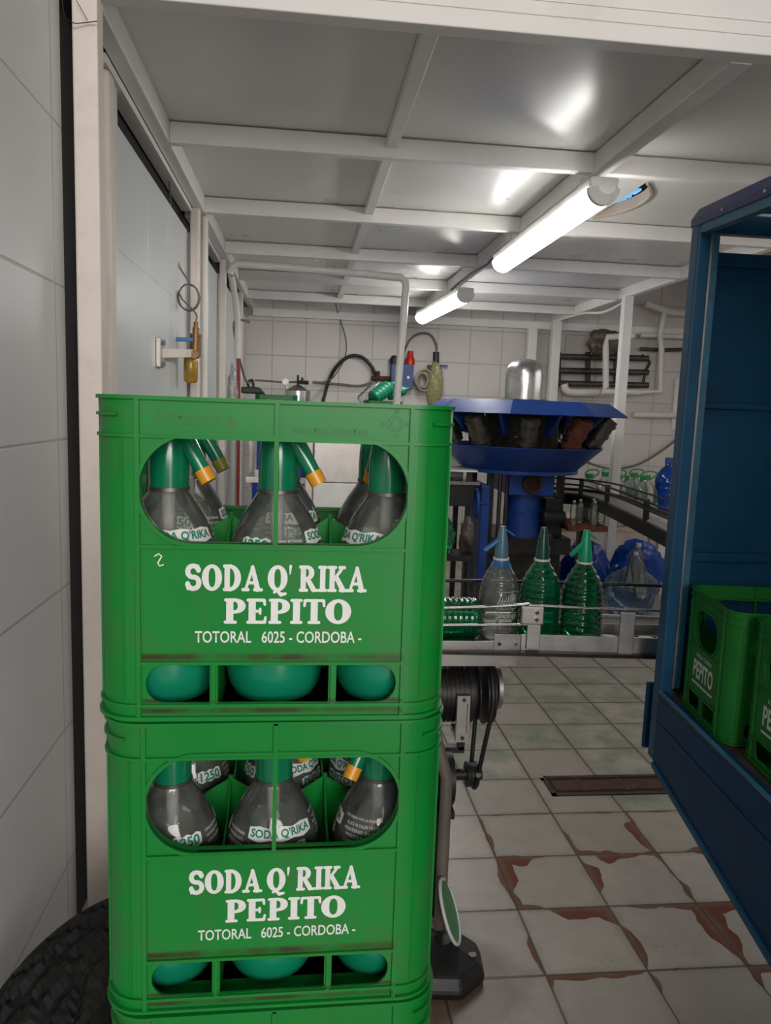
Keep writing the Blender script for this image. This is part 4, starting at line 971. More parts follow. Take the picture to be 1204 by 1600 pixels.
# ------------------------------------------------------------------ filling machine
FXc, FYc = 1.785, 6.2
fm = thing('filling_machine', 'blue rotary bottle filler with steel dome, behind the conveyor', 'machine', (FXc, FYc, 0), 0, None, True)
T = Matrix.Translation((FXc, FYc, 0))
mb = MB(); mb.lathe([(0.150, 1.77), (0.150, 1.98), (0.143, 2.03), (0.120, 2.07), (0.080, 2.096), (0.035, 2.104), (0, 2.105)], 40, T); obj('steel_dome', mb, M['steel'], fm, smooth=60)
mb = MB(); mb.lathe([(0.10, 1.77), (0.21, 1.765), (0.21, 1.775), (0.10, 1.785)], 32, T); obj('dome_flange', mb, M['darksteel'], fm)
a0 = math.radians(-112)
mb = MB(); mb.lathe([(0.0, 1.768), (0.68, 1.764), (0.835, 1.662), (0.815, 1.655), (0.66, 1.745), (0.0, 1.745)], 8, T, a0); obj('top_ring', mb, M['filler_blue'], fm)
mb = MB(); mb.lathe([(0.0, 1.20), (0.44, 1.20), (0.46, 1.215), (0.665, 1.405), (0.650, 1.410), (0.44, 1.235), (0.0, 1.235)], 36, T); mb.lathe([(0.44, 1.195), (0.475, 1.195), (0.475, 1.222), (0.44, 1.222)], 36, T)
obj('bowl', mb, M['filler_blue'], fm, smooth=35)
mb = MB(); mb.lathe([(0.30, 1.23), (0.30, 1.75)], 24, T); obj('inner_drum', mb, M['darksteel'], fm, smooth=60)
for k in range(10):
    a = math.radians(-101 + 36*k); er = Vector((math.cos(a), math.sin(a), 0)); c0 = Vector((FXc, FYc, 0))
    p0 = c0 + er*0.56 + Vector((0, 0, 1.42)); p1 = c0 + er*0.70 + Vector((0, 0, 1.645))
    mb = MB(); mb.cyl(p0, p1, 0.070, 20); d = (p1-p0).normalized()
    for q in (0.15, 0.5, 0.85): mb.cyl(p0 + (p1-p0)*(q-0.05), p0 + (p1-p0)*(q+0.05), 0.080, 20)
    h = obj('bottle_holder', mb, M['rust_red'] if k == 1 else M['holder'], fm, smooth=40)
    mb = MB(); sd = er.cross(Vector((0, 0, 1)))
    for q in (0.32, 0.66):
        c_ = p0 + (p1-p0)*q; mb.bar(c_ - sd*0.035 + er*0.066, c_ + sd*0.05 + er*0.066 + Vector((0, 0, 0.03)), 0.03, 0.022)
    mb.cyl(p0 + (p1-p0)*0.3 + sd*0.06, p0 + (p1-p0)*0.3 + sd*0.10, 0.012, 10)
    obj('holder_slot', mb, M['black'], h)
    a2 = a + math.radians(18); e2 = Vector((math.cos(a2), math.sin(a2), 0))
    mb = MB(); mb.hexa([c0 + e2*0.45 + Vector((0, 0, 1.50)) + e2.cross(Vector((0,0,1)))*s_ for s_ in (-0.012, 0.012)] + [c0 + e2*0.56 + Vector((0, 0, 1.50)) + e2.cross(Vector((0,0,1)))*s_ for s_ in (0.012, -0.012)] +
                     [c0 + e2*0.50 + Vector((0, 0, 1.70)) + e2.cross(Vector((0,0,1)))*s_ for s_ in (-0.012, 0.012)] + [c0 + e2*0.74 + Vector((0, 0, 1.68)) + e2.cross(Vector((0,0,1)))*s_ for s_ in (0.012, -0.012)])
    obj('fin', mb, M['filler_blue'], fm)
mb = MB(); mb.box((1.62, 5.86, 1.03), (1.98, 6.4, 1.20)); mb.cyl((1.79, 6.05, 0.65), (1.79, 6.05, 1.05), 0.150, 28); mb.lathe([(0.154, 0.88), (0.154, 0.895), (0.12, 0.90)], 28, Matrix.Translation((1.79, 6.05, 0))); mb.lathe([(0.12, 0.88), (0.154, 0.88)], 28, Matrix.Translation((1.79, 6.05, 0))); obj('column', mb, M['filler_blue'], fm, smooth=30)
mb = MB(); mb.lathe([(0.075, 0.0), (0.075, 0.03), (0.055, 0.03), (0.05, 0.005), (0, 0.005)], 28, Matrix.Translation((1.80, 5.86, 1.12)) @ Matrix.Rotation(PI/2, 4, 'X')); obj('round_port', mb, M['rust'], fm, smooth=40)
mb = MB(); mb.box((1.93, 5.88, 0.72), (2.06, 6.1, 1.0)); mb.cyl((1.90, 5.85, 0.86), (2.08, 5.85, 0.86), 0.05, 18); obj('gear_case', mb, M['black'], fm, bevel=0.01)
mb = MB(); mb.box((1.40, 5.86, 0.30), (1.47, 6.3, 1.10)); obj('side_plate', mb, M['filler_blue'], fm, bevel=0.01)
mb = MB(); mb.tube([(1.36, 5.85 + 0.075*math.cos(2*PI*k/28), 0.96 + 0.105*math.sin(2*PI*k/28)) for k in range(28)], 0.014, 8, closed=True); mb.bar((1.36, 5.85, 0.86), (1.36, 5.85, 1.06), 0.015, 0.015); mb.cyl((1.36, 5.85, 0.96), (1.47, 5.87, 0.96), 0.012, 10); obj('hand_wheel', mb, M['filler_blue'], fm, smooth=60)
mb = MB()
for x, y in ((1.50, 6.0), (2.08, 6.0), (1.50, 6.6), (2.08, 6.6)): mb.bar((x, y, 0), (x, y, 1.2), 0.05, 0.05)
mb.box((1.42, 5.9, 0.55), (2.16, 6.66, 0.68)); mb.box((1.48, 5.95, 0.05), (2.08, 6.6, 0.55)); obj('frame', mb, M['darksteel'], fm)
for x in (1.56, 1.615): mb = MB(); mb.tube([(x, 5.92, 0.68), (x, 5.92, 1.2)], 0.016, 10); obj('guide_rod', mb, M['iron'], fm, smooth=60)

# small white-topped feed table left of the filler
ft = thing('feed_table', 'dark feed table with white top plate left of the blue filler', 'table', (1.15, 6.1, 0), 0, None, True)
obj('top_plate', MB().box((0.92, 5.85, 1.20), (1.36, 6.5, 1.215)), M['whiteplastic'], ft)
obj('apron', MB().box((0.94, 5.87, 0.93), (1.34, 6.45, 1.10)), M['black'], ft)
obj('shelf_plate', MB().box((0.92, 5.85, 1.10), (1.38, 6.5, 1.125)), M['steel'], ft)
mb = MB(); mb.box((0.96, 6.3, 1.125), (1.34, 6.45, 1.36)); obj('splash_sheet', mb, M['whiteplastic'], ft)
mb = MB()
for x in (0.97, 1.31):
    for y in (5.92, 6.4): mb.bar((x, y, 0), (x, y, 1.2), 0.04, 0.04)
obj('legs', mb, M['darksteel'], ft)

# ------------------------------------------------------------------ dark exit conveyor
ec = thing('exit_conveyor', 'dark greasy conveyor with side rails running from the filler', 'conveyor', (2.1, 5.6, 0), 0, None, True)
path = [at(855, 768, Z=1.0), at(890, 769, Z=1.0), at(925, 775, Z=1.0), at(975, 795, Z=1.0), at(1050, 830, Z=1.0)]
path = smooth_path(path, 6)
def ribbon(path, w0, w1, z0, z1):
    mb = MB(); prev = None; rows = []
    for i, p in enumerate(path):
        d = (path[min(i+1, len(path)-1)] - path[max(i-1, 0)]); d.z = 0; d.normalize(); s_ = Vector((d.y, -d.x, 0))
        rows.append([mb.bm.verts.new(Vector((p.x, p.y, 0)) + s_*w + Vector((0, 0, z))) for w, z in ((w0, z0), (w1, z0), (w1, z1), (w0, z1))])
    for A_, B2 in zip(rows, rows[1:]):
        for k in range(4): mb.bm.faces.new([A_[k], A_[(k+1) % 4], B2[(k+1) % 4], B2[k]])
    mb.bm.faces.new(rows[0]); mb.bm.faces.new(rows[-1][::-1]); return mb
obj('side_channel', ribbon(path, -0.005, 0.02, 0.895, 0.985), M['darksteel'], ec)
obj('side_channel', ribbon(path, -0.22, -0.20, 0.90, 1.02), M['darksteel'], ec)
obj('chain', ribbon(path, -0.20, -0.005, 0.985, 0.995), M['chain_grey'], ec)
for z, w in ((1.07, 0.02), (1.12, 0.02), (1.10, -0.22)):
    pp = []
    for i, p in enumerate(path):
        d = (path[min(i+1, len(path)-1)] - path[max(i-1, 0)]); d.z = 0; d.normalize(); pp.append(Vector((p.x, p.y, z)) + Vector((d.y, -d.x, 0))*w)
    obj('guide_rail', MB().tube(pp, 0.008, 8), M['darksteel'], ec, smooth=60)
for i in (9, 15, 21):
    p = path[i]; obj('rail_post', MB().bar((p.x, p.y, 0.95), (p.x, p.y, 1.13), 0.03, 0.03), M['darksteel'], ec)
q = at(911, 800, Y=6.25); obj('leg', MB().bar((q.x, 6.25, 0), (q.x, 6.25, 0.90), 0.075, 0.06), M['iron'], ec)
q = path[-1]; obj('leg', MB().bar((q.x+0.06, q.y-0.05, 0), (q.x+0.06, q.y-0.05, 0.90), 0.06, 0.06), M['iron'], ec)

# ------------------------------------------------------------------ table with jugs, bags below
tb = thing('work_table', 'low work table with beige plywood top carrying water jugs', 'table', (2.95, 7.3, 0), 0, None, True)
zt = 0.63
mb = MB(); mb.box((2.20, 6.85, zt-0.04), (3.86, 7.95, zt)); obj('tabletop', mb, M['wood'], tb, bevel=0.004)
for x, y in ((3.41, 6.90), (3.80, 7.9), (2.25, 7.9), (2.25, 6.92)):
    obj('leg', MB().bar((x, y, 0), (x, y, zt-0.04), 0.07, 0.07), M['cream'], tb)
def jug(label, x, y, body='pet_clear', capc='capgreen', s=1.13, lab=True, grp='water jugs on the plywood table'):
    t = thing('water_jug', label, 'jug', (x, y, zt+0.001), random.uniform(-0.5, 0.5), grp)
    mb = MB(); mb.lathe([(0, 0), (0.085*s, 0.001), (0.098*s, 0.012*s)] + [((0.098 + 0.004*math.sin(k*1.25))*s, (0.02 + 0.26*k/40)*s) for k in range(41)] + [(0.088*s, 0.31*s), (0.060*s, 0.355*s), (0.030*s, 0.385*s), (0.026*s, 0.41*s), (0, 0.412*s)], 24); obj('jug_body', mb, M[body], t, smooth=60)
    mb = MB(); mb.lathe([(0.029*s, 0.395*s), (0.031*s, 0.397*s), (0.031*s, 0.435*s), (0, 0.437*s)], 16); obj('cap', mb, M[capc], t, smooth=40)
    mb = MB(); mb.tube(smooth_path([(0.03*s, 0, 0.40*s), (0.075*s, 0, 0.44*s), (0.06*s, 0, 0.465*s), (0, 0, 0.465*s), (-0.04*s, 0, 0.44*s), (-0.03*s, 0, 0.40*s)]), 0.006*s, 8); obj('handle', mb, M[capc], t, smooth=60)
    if lab: mb = MB(); mb.lathe([(0.104*s, 0.155*s), (0.105*s, 0.165*s), (0.105*s, 0.195*s), (0.104*s, 0.205*s)], 24); obj('label_band', mb, M['label_lime'], t, smooth=60)
    return t
jx = [(917, 7.05), (941, 7.32), (962, 7.05), (986, 7.32), (1006, 7.05)]
nm = ['clear water jug with green cap, first from the filler on the table', 'clear water jug with green cap, second from the filler on the table', 'clear water jug just left of the white post on the table', 'clear water jug just right of the white post on the table', 'clear water jug nearest the blue jug on the table']
for (px, y), l in zip(jx, nm): p = at(px, 800, Y=y); jug(l, p.x, y)
p = at(1043, 760, Y=7.62)
t = thing('water_dispenser_bottle', 'large blue water bottle on the table beside the truck post', 'bottle', (p.x, 7.62, zt+0.001), 0)
mb = MB(); mb.lathe([(0, 0), (0.12, 0.001), (0.135, 0.02)] + [((0.135 + 0.003*math.sin(k*0.9))*1.0, 0.03 + 0.38*k/40) for k in range(41)] + [(0.12, 0.46), (0.08, 0.52), (0.045, 0.545), (0.045, 0.60), (0, 0.602)], 28); obj('bottle_body', mb, M['pet_blue'], t, smooth=60)
mb = MB(); mb.lathe([(0.047, 0.575), (0.050, 0.58), (0.050, 0.635), (0, 0.64)], 18); obj('cap', mb, M['boxblue'], t, smooth=40)

def lump(name, label, cat, loc, sx, sy, sz, m_, seed, knots=0.25, group=None, sub=4):
    rnd = random.Random(seed); bm = bmesh.new(); bmesh.ops.create_icosphere(bm, subdivisions=sub, radius=1.0)
    ph = [(rnd.uniform(2, 7), rnd.uniform(2, 7), rnd.uniform(2, 7), rnd.uniform(0, 6)) for _ in range(6)]
    for v in bm.verts:
        d = sum(math.sin(a*v.co.x + b_*v.co.y + c_*v.co.z + e) for a, b_, c_, e in ph)/6
        k = 1 + knots*d + 0.06*math.sin(17*v.co.x+seed)*math.sin(13*v.co.z)
        v.co = Vector((v.co.x*sx*k, v.co.y*sy*k, max(-0.92, v.co.z*k)*sz))
    mb = MB(); mb.bm.free(); mb.bm = bm
    o = obj(name, mb, m_, smooth=80); o.location = (loc[0], loc[1], loc[2] + 0.92*sz); return tag(o, label, cat, group)
lump('plastic_bag', 'big blue plastic bag under the table left of the white post', 'bag', (2.50, 6.45, 0.0), 0.20, 0.20, 0.30, M['bag_blue'], 3, group='blue bags under the table')
lump('plastic_bag', 'big blue plastic bag under the table right of the white post', 'bag', (3.05, 6.62, 0.0), 0.27, 0.17, 0.29, M['bag_blue'], 9, group='blue bags under the table')
lump('plastic_bag', 'clear bluish bag full of bottles on the floor by the truck post', 'bag', (2.78, 6.10, 0.0), 0.22, 0.18, 0.21, M['bag_clear'], 5)
# loose clear bottles in front of the bags and behind the siphons
def pet_bottle(label, loc, tilt, rz, group, body='pet_clear', cap='whiteplastic', s=1.0):
    t = thing('plastic_bottle', label, 'bottle', loc, 0, group); t.rotation_euler = (tilt, 0, rz)
    mb = MB(); mb.lathe([(0, 0), (0.036*s, 0.001), (0.046*s, 0.012*s)] + [((0.046+0.002*math.sin(k*1.1))*s, (0.015+0.19*k/30)*s) for k in range(31)] + [(0.040*s, 0.235*s), (0.020*s, 0.275*s), (0.014*s, 0.285*s), (0.014*s, 0.305*s), (0, 0.306*s)], 20); obj('bottle_body', mb, M[body], t, smooth=60)
    mb = MB(); mb.lathe([(0.0155*s, 0.29*s), (0.017*s, 0.291*s), (0.017*s, 0.312*s), (0, 0.313*s)], 14); obj('cap', mb, M[cap], t, smooth=40)
    return t
for k, (px, py, Y, tl, rz) in enumerate(((985, 905, 5.85, 0.15, 0.4), (1003, 925, 5.75, -0.2, 1.2))):
    p = at(px, py, Y=Y); pet_bottle(('clear bottle poking from the bluish bag, upper one', 'clear bottle with white cap poking from the bluish bag, lower one')[k], (p.x, p.y, 0.30 - 0.06*k), tl, rz, 'bottles in the bluish bag', s=1.2)
# mixed green topped bottles heaped on the table right of the post
for k, (px, Y) in enumerate(((966, 7.76), (978, 7.57), (990, 7.76), (1002, 7.57))):
    p = at(px, 760, Y=Y); pet_bottle('bottle with green cap standing on the table, %s' % ('just left of the white post', 'partly behind the white post', 'just right of the white post', 'second right of the white post')[k], (p.x, Y, zt+0.001), 0, k*0.7, 'green capped bottles on the table', 'pet_green', 'capgreen', 1.42)

# heap of clear bottles behind the green siphons, on a dark red ledge
lg = thing('low_ledge', 'dark red ledge under the loose clear bottles behind the siphons', 'ledge', (2.30, 5.95, 0), 0, None, True)
obj('plank', MB().box((2.10, 5.80, 0.76), (2.42, 6.25, 0.80)), M['clay'], lg)
mb = MB()
for x in (2.13, 2.39): mb.bar((x, 6.2, 0), (x, 6.2, 0.76), 0.04, 0.04)
obj('legs', mb, M['darksteel'], lg)
for k, (x, y) in enumerate(((2.16, 5.88), (2.25, 5.98), (2.33, 5.87), (2.38, 6.03))):
    pet_bottle('clear empty bottle on the dark red ledge, %s' % ('leftmost', 'second from left', 'third from left', 'rightmost')[k], (x, y, 0.801), 0, k, 'bottles on the red ledge', s=0.62)
# green bottle heap low at the left of the filler
lump('plastic_bag', 'dark green bag hanging low left of the blue filler', 'bag', (1.05, 5.55, 0.62), 0.09, 0.10, 0.14, M['pet_dkgreen'], 11)
st = thing('low_stool', 'small dark stand under the green bag left of the filler', 'stand', (0.98, 5.55, 0), 0, None, True)
obj('stand_top', MB().box((0.86, 5.43, 0.58), (1.29, 5.70, 0.62)), M['darksteel'], st)
mb = MB()
for x in (0.89, 1.26):
    for y in (5.46, 5.67): mb.bar((x, y, 0), (x, y, 0.58), 0.03, 0.03)
obj('legs', mb, M['darksteel'], st)
lump('plastic_bag', 'crumpled brownish clear bag beside the green bag on the stand', 'bag', (1.235, 5.56, 0.62), 0.05, 0.06, 0.13, M['bag_brown'], 12, 0.4)

# ------------------------------------------------------------------ pipes on the back wall at the right
Yw = 8.70
hx = thing('tube_exchanger', 'rack of three dark horizontal tubes on the back wall', 'pipes', (3.4, 8.62, 1.8), 0, None, True)
for py in (557, 579, 599):
    a_, b_ = at(872, py, Y=8.60), at(1012, py+3, Y=8.60)
    obj('dark_tube', MB().tube([a_, b_], 0.034, 14), M['iron'], hx, smooth=40)
for px in (872, 918, 962):
    a_, b_ = at(px, 550, Y=8.66), at(px, 604, Y=8.66); obj('tube_bracket', MB().bar(a_, b_, 0.05, 0.05, (1, 0, 0)), M['darksteel'], hx)
obj('tube_bend', MB().tube(smooth_path([at(1002, 555, Y=8.6), at(1014, 566, Y=8.6), at(1008, 580, Y=8.6), at(1004, 600, Y=8.6)]), 0.018, 8), M['darksteel'], hx, smooth=60)
lump('plastic_bag', 'crumpled brown bag hanging over the dark wall tubes', 'bag', tuple(at(943, 557, Y=8.50)), 0.19, 0.09, 0.155, M['bag_brown'], 21, 0.35)
def pipe(label, pts, r, m_='pvc', name='water_pipe', cat='pipe', n=10, smooth_it=False, group=None):
    pts = [Vector(p) for p in pts]; mb = MB()
    o0 = pts[0].copy(); mb.tube(smooth_path(pts) if smooth_it else pts, r, n)
    o = obj(name, mb, M[m_], smooth=60, origin=o0); return tag(o, label, cat, group)
Q = lambda px, py, Y=8.55: at(px, py, Y=Y)
pipe('white pipe dropping in front of the brown bag and dark tubes', [Q(990, 524, 8.36), Q(948, 527, 8.36), Q(946, 540, 8.36), Q(946, 606, 8.36), Q(940, 612, 8.36), Q(1000, 613, 8.36)], 0.035)
pipe('short white elbow pipe at the lower left end of the dark tubes', [Q(881, 600), Q(884, 609), Q(895, 613), Q(935, 613)], 0.042, smooth_it=True)
pipe('white pipe sloping along the top of the wall right of the white post', [Q(1008, 474), Q(1025, 480), Q(1050, 487), Q(1078, 489)], 0.040, smooth_it=True)
pipe('white vertical pipe right of the post, joining two wall pipes', [Q(1038, 486), Q(1031, 526), Q(1033, 545), Q(1031, 612), Q(994, 613)], 0.033)
pipe('upper white horizontal pipe right of the post', [Q(1000, 524, 8.62), Q(1080, 526, 8.62)], 0.028)
pipe('dark valved pipe right of the post', [Q(1000, 545, 8.64), Q(1030, 547, 8.64), Q(1080, 546, 8.64)], 0.022, 'iron')
pipe('long white pipe low on the wall right of the post', [Q(990, 648, 8.66), Q(1060, 649, 8.66)], 0.035)
mb = MB(); p = Q(1050, 637, 8.72); mb.box((p.x, 8.70, p.z-0.25), (p.x+0.22, 8.75, p.z+0.33)); o = obj('meter_box', mb, M['whiteplastic'], origin=(p.x, 8.72, p.z)); tag(o, 'white box on the back wall beside the truck post', 'box')
pipe('dark cable sagging across the back wall behind the white post', [Q(905, 716, 8.5), Q(930, 727, 8.5), Q(960, 732, 8.5), Q(1000, 724, 8.5), Q(1052, 690, 8.5), Q(1090, 650, 8.68)], 0.014, 'wire', 'cable', 'cable', smooth_it=True)
pipe('white cable looping under the ceiling at the top of the white post', [Q(872, 500, 8.2), Q(900, 492, 7.8), Q(915, 489, 7.5), Q(945, 487, 7.1), Q(985, 466, 6.75)], 0.012, 'pvc', 'cable', 'cable', smooth_it=True)

# ------------------------------------------------------------------ back wall at the left
R8 = lambda px, py, Y=8.68: at(px, py, Y=Y)
t = thing('control_box', 'blue control box with red plug on the back wall', 'control box', tuple(R8(628, 585)), 0, None, True)
p0, p1 = R8(610, 607, 8.62), R8(646, 570, 8.62); mb = MB(); mb.box((p0.x, 8.60, p0.z), (p1.x, 8.745, p1.z)); obj('housing', mb, M['boxblue'], t, bevel=0.006)
p = R8(641, 571, 8.62); mb = MB(); mb.lathe([(0, 0), (0.055, 0), (0.055, 0.06), (0.035, 0.09), (0.03, 0.15), (0.02, 0.155), (0, 0.155)], 16, Matrix.Translation((p.x, 8.66, p1.z))); obj('red_plug', mb, M['red'], t, smooth=40)
p = R8(616, 569, 8.62); mb = MB(); mb.lathe([(0, 0), (0.045, 0), (0.05, 0.05), (0.03, 0.09), (0, 0.1)], 14, Matrix.Translation((p.x, 8.66, p1.z))); obj('dark_knob', mb, M['darksteel'], t, smooth=40)
p = R8(637, 590, 8.60); obj('button', MB().cyl((p.x, 8.60, p.z), (p.x, 8.575, p.z), 0.016, 12), M['whiteplastic'], t)
pipe('pale cable arching from the red plug to the hanging bag', [R8(628, 566, 8.62), R8(632, 548), R8(641, 530), R8(656, 521), R8(672, 523), R8(681, 538), R8(681, 552)], 0.012, 'wire', 'cable', 'cable', smooth_it=True)
pipe('dark hose arching from behind the crate to the brass tee', [at(503, 632, Y=8.2), R8(512, 600), R8(524, 575), R8(545, 557), R8(565, 558), R8(580, 572), R8(586, 585)], 0.020, 'darksteel', 'hose', 'hose', smooth_it=True)
pipe('thin grey hose running left along the wall from the tank valve', [R8(488, 597), R8(525, 600), R8(560, 603), R8(580, 598)], 0.014, 'wire', 'hose', 'hose', smooth_it=True)
pipe('thin cord dangling from the ceiling beam over the back wall', [at(527, 447, Y=7.95), at(524, 470, Y=8.1), R8(528, 490), R8(540, 530), R8(538, 560), R8(520, 590), R8(500, 598)], 0.007, 'wire', 'cord', 'cord', smooth_it=True)
t = thing('brass_tee', 'rusty brass pipe tee on the wall left of the blue box', 'pipe fitting', tuple(R8(588, 590)), 0, None, True)
mb = MB(); mb.tube([R8(580, 591), R8(612, 592)], 0.028, 10); mb.tube([R8(589, 580), R8(589, 596)], 0.032, 10); obj('tee_body', mb, M['rust'], t, smooth=40)
t = thing('valve_fitting', 'steel air fitting with blue lever on the wall above the bag', 'valve', tuple(R8(681, 560)), 0, None, True)
mb = MB(); mb.tube([R8(681, 550), R8(681, 572)], 0.035, 10); p = R8(668, 573); mb.box((p.x, 8.66, p.z-0.05), (p.x+0.13, 8.75, p.z+0.02)); obj('fitting_body', mb, M['darksteel'], t, smooth=40)
mb = MB(); mb.bar(R8(684, 571), R8(699, 572), 0.025, 0.02); obj('lever', mb, M['boxblue'], t)
lump('plastic_bag', 'yellowish clear bag hanging from the wall fitting', 'bag', (R8(677, 622).x, 8.60, R8(677, 632).z), 0.085, 0.06, 0.24, M['bag_yellow'], 31, 0.2)
# rope coil
t = thing('rope_bundle', 'bundle of pale rope hanging right of the blue box', 'rope', tuple(R8(660, 585)), 0, None, True)
rr = random.Random(4); mb = MB(); c0 = R8(660, 587, 8.62)
for k in range(7):
    rx, rz_ = rr.uniform(0.05, 0.10), rr.uniform(0.07, 0.13); ox, oy = rr.uniform(-0.03, 0.03), rr.uniform(-0.05, 0.05)
    mb.tube([c0 + Vector((ox + rx*math.cos(2*PI*i/20), oy, -0.05 + rz_*math.sin(2*PI*i/20))) for i in range(20)], 0.011, 6, closed=True)
obj('coil', mb, M['rope'], t, smooth=60)
# steel tank with gauge, black compressor
t = thing('steel_tank', 'small stainless tank with gauge standing by the back wall', 'tank', (R8(465, 610, 7.9).x, 7.9, 0), 0, None, True)
cx = R8(465, 610, 7.9).x
zt_, ztop = R8(465, 611, 7.9).z, R8(465, 603, 7.9).z
mb = MB(); mb.lathe([(0.128, 0.10), (0.128, zt_), (0.10, zt_+0.02), (0.03, ztop+0.01), (0, ztop+0.012)], 32, Matrix.Translation((cx, 7.9, 0))); mb.lathe([(0, 0.1), (0.128, 0.1)], 32, Matrix.Translation((cx, 7.9, 0))); obj('tank_body', mb, M['steel'], t, smooth=40)
mb = MB(); mb.tube([(cx, 7.9, ztop), (cx, 7.9, R8(465, 586, 7.9).z)], 0.012, 8); mb.tube([R8(465, 597, 7.9), R8(482, 598, 7.9)], 0.02, 8); mb.tube([R8(472, 597, 7.9), R8(472, 590, 7.9)], 0.012, 8); obj('valve', mb, M['darksteel'], t, smooth=40)
p = R8(446, 596, 7.9); mb = MB(); mb.lathe([(0, -0.01), (0.034, -0.01), (0.034, 0.02), (0.028, 0.02), (0.026, 0.012), (0, 0.012)], 20, Matrix.Translation(p) @ Matrix.Rotation(PI/2, 4, 'X')); mb.tube([p - Vector((0, 0, 0.03)), p - Vector((-0.02, 0, 0.10))], 0.008, 8); obj('gauge', mb, M['steel_dull'], t, smooth=40)
mb = MB(); mb.tube([R8(398, 594, 8.0), R8(440, 597, 8.0), R8(446, 597, 8.0)], 0.010, 8); mb.tube([R8(446, 597, 7.95), R8(465, 597, 7.92)], 0.010, 8); obj('inlet_pipe', mb, M['wire'], t, smooth=40)
for a_ in range(3):
    an = 2*PI*a_/3; obj('leg', MB().bar((cx+0.1*math.cos(an), 7.9+0.1*math.sin(an), 0), (cx+0.1*math.cos(an), 7.9+0.1*math.sin(an), 0.12), 0.03, 0.03), M['steel_dull'], t)
# tall shelf for compressor and back crates
sh = thing('metal_shelf', 'tall grey metal shelf by the left wall behind the crate stack', 'shelf', (-0.1, 6.9, 0), 0, None, True)
zs = at(440, 617, Y=6.9).z - CH - 0.001
gcx = at(432, 617, Y=6.9).x
obj('shelf_board', MB().box((gcx-0.24, 6.78, zs-0.03), (gcx+0.22, 7.14, zs)), M['steel_dull'], sh)
mb = MB()
for x in (gcx-0.21, gcx+0.19):
    for y in (6.81, 7.11): mb.bar((x, y, 0), (x, y, zs-0.03), 0.03, 0.03)
obj('legs', mb, M['steel_dull'], sh)
make_crate('green crate on the metal shelf under the black compressor', (gcx, 6.96, zs+0.001), 0, 'green crates in the background')
xa, xb = at(377, 620, Y=6.85).x, at(414, 620, Y=6.85).x; za = zs+CH+0.0025; zb = at(395, 605, Y=6.85).z
t = thing('air_compressor', 'black compressor head on the back left green crate', 'compressor', ((xa+xb)/2, 6.9, za), 0, None, True)
mb = MB(); mb.hexa([(xa, 6.80, za), (xb, 6.80, za), (xb, 7.0, za), (xa, 7.0, za), (xa, 6.80, zb), (xb-0.05, 6.80, zb), (xb-0.05, 7.0, zb), (xa, 7.0, zb)]); obj('housing', mb, M['black'], t, bevel=0.01)
mb = MB(); mb.tube(smooth_path([(xa+0.06, 6.9, zb), (xa+0.05, 6.9, zb+0.04), (xa+0.09, 6.9, zb+0.06), (xa+0.10, 6.9, zb)]), 0.012, 8); obj('handle', mb, M['black'], t, smooth=60)
# stainless cabinet seen through the top crate, blue crates beside it
cb = thing('steel_cabinet', 'brushed stainless cabinet seen through the top crate opening', 'cabinet', (0.35, 5.2, 0), 0, None, True)
pa, pb = at(491, 690, Y=5.0), at(592, 690, Y=5.0)
zl = at(530, 754, Y=5.0).z; ztp = at(530, 668, Y=5.0).z
obj('upper_panel', MB().box((pa.x, 5.0, zl), (pb.x+0.1, 5.5, ztp)), M['steel_dull'], cb, bevel=0.004)
obj('lower_panel', MB().box((pa.x, 4.985, 0.12), (at(558, 770, Y=5).x, 5.5, zl-0.004)), M['whiteplastic'], cb, bevel=0.004)
obj('gear_box', MB().box((at(560, 770, Y=5).x, 5.03, 0.12), (pb.x+0.1, 5.5, zl-0.01)), M['rust'], cb, bevel=0.004)
obj('corner_post', MB().box((pa.x-0.05, 4.98, 0), (pa.x-0.012, 5.03, ztp)), M['cream'], cb)
obj('plinth', MB().box((pa.x, 5.03, 0), (pb.x+0.1, 5.48, 0.12)), M['darksteel'], cb)
zsb = at(400, 742, Y=5.6).z
bs = thing('crate_bench', 'grey bench between two blue crates seen through the top crate', 'bench', (-0.2, 5.6, 0), 0, None, True)
xl = at(384, 740, Y=5.45).x
obj('bench_top', MB().box((xl, 5.45, zsb-0.04), (xl+0.46, 5.9, zsb)), M['steel_dull'], bs)
mb = MB()
for x in (xl+0.43,):
    for y in (5.48, 5.86): mb.bar((x, y, 0), (x, y, zsb-0.04), 0.04, 0.04)
mb.bar((xl+0.015, 5.86, 0), (xl+0.015, 5.86, zsb-0.04), 0.02, 0.02); obj('legs', mb, M['steel_dull'], bs)
c = make_crate('blue crate on the bench, seen through the top crate', (xl+0.245, 5.66, zsb+0.001), 0.05, 'blue crates by the left wall', 'crate_blue', ())
mb = MB(); mb.join_mesh(font_mesh("NA", 0.05, 0.03, 0.02), Matrix.Translation((-0.10, YF-0.0004, 0.12)) @ Matrix.Rotation(PI/2, 4, 'X')); obj('lettering', mb, M['print'], c)
make_crate('blue crate under the bench, seen through the top crate', (xl+0.22, 5.66, zsb-0.041-CH-0.004), 0.0, 'blue crates by the left wall', 'crate_blue', ())
k_ = zsb-0.041-CH-0.005
o = tag(obj('wooden_block', MB().box((xl+0.10, 5.52, 0), (xl+0.40, 5.80, k_)), M['wood'], origin=(xl+0.25, 5.66, 0)), 'block under the lower blue crate below the bench', 'block')
p = at(397, 738, Y=5.47); o = tag(obj('plastic_cup', MB().lathe([(0, 0), (0.020, 0), (0.024, 0.045), (0.022, 0.045), (0, 0.004)], 18, Matrix.Translation((p.x+0.02, 5.48, zsb+0.001))), M['whiteplastic'], smooth=40, origin=(p.x+0.02, 5.48, zsb)), 'small white cup on the bench edge beside the blue crate', 'cup')
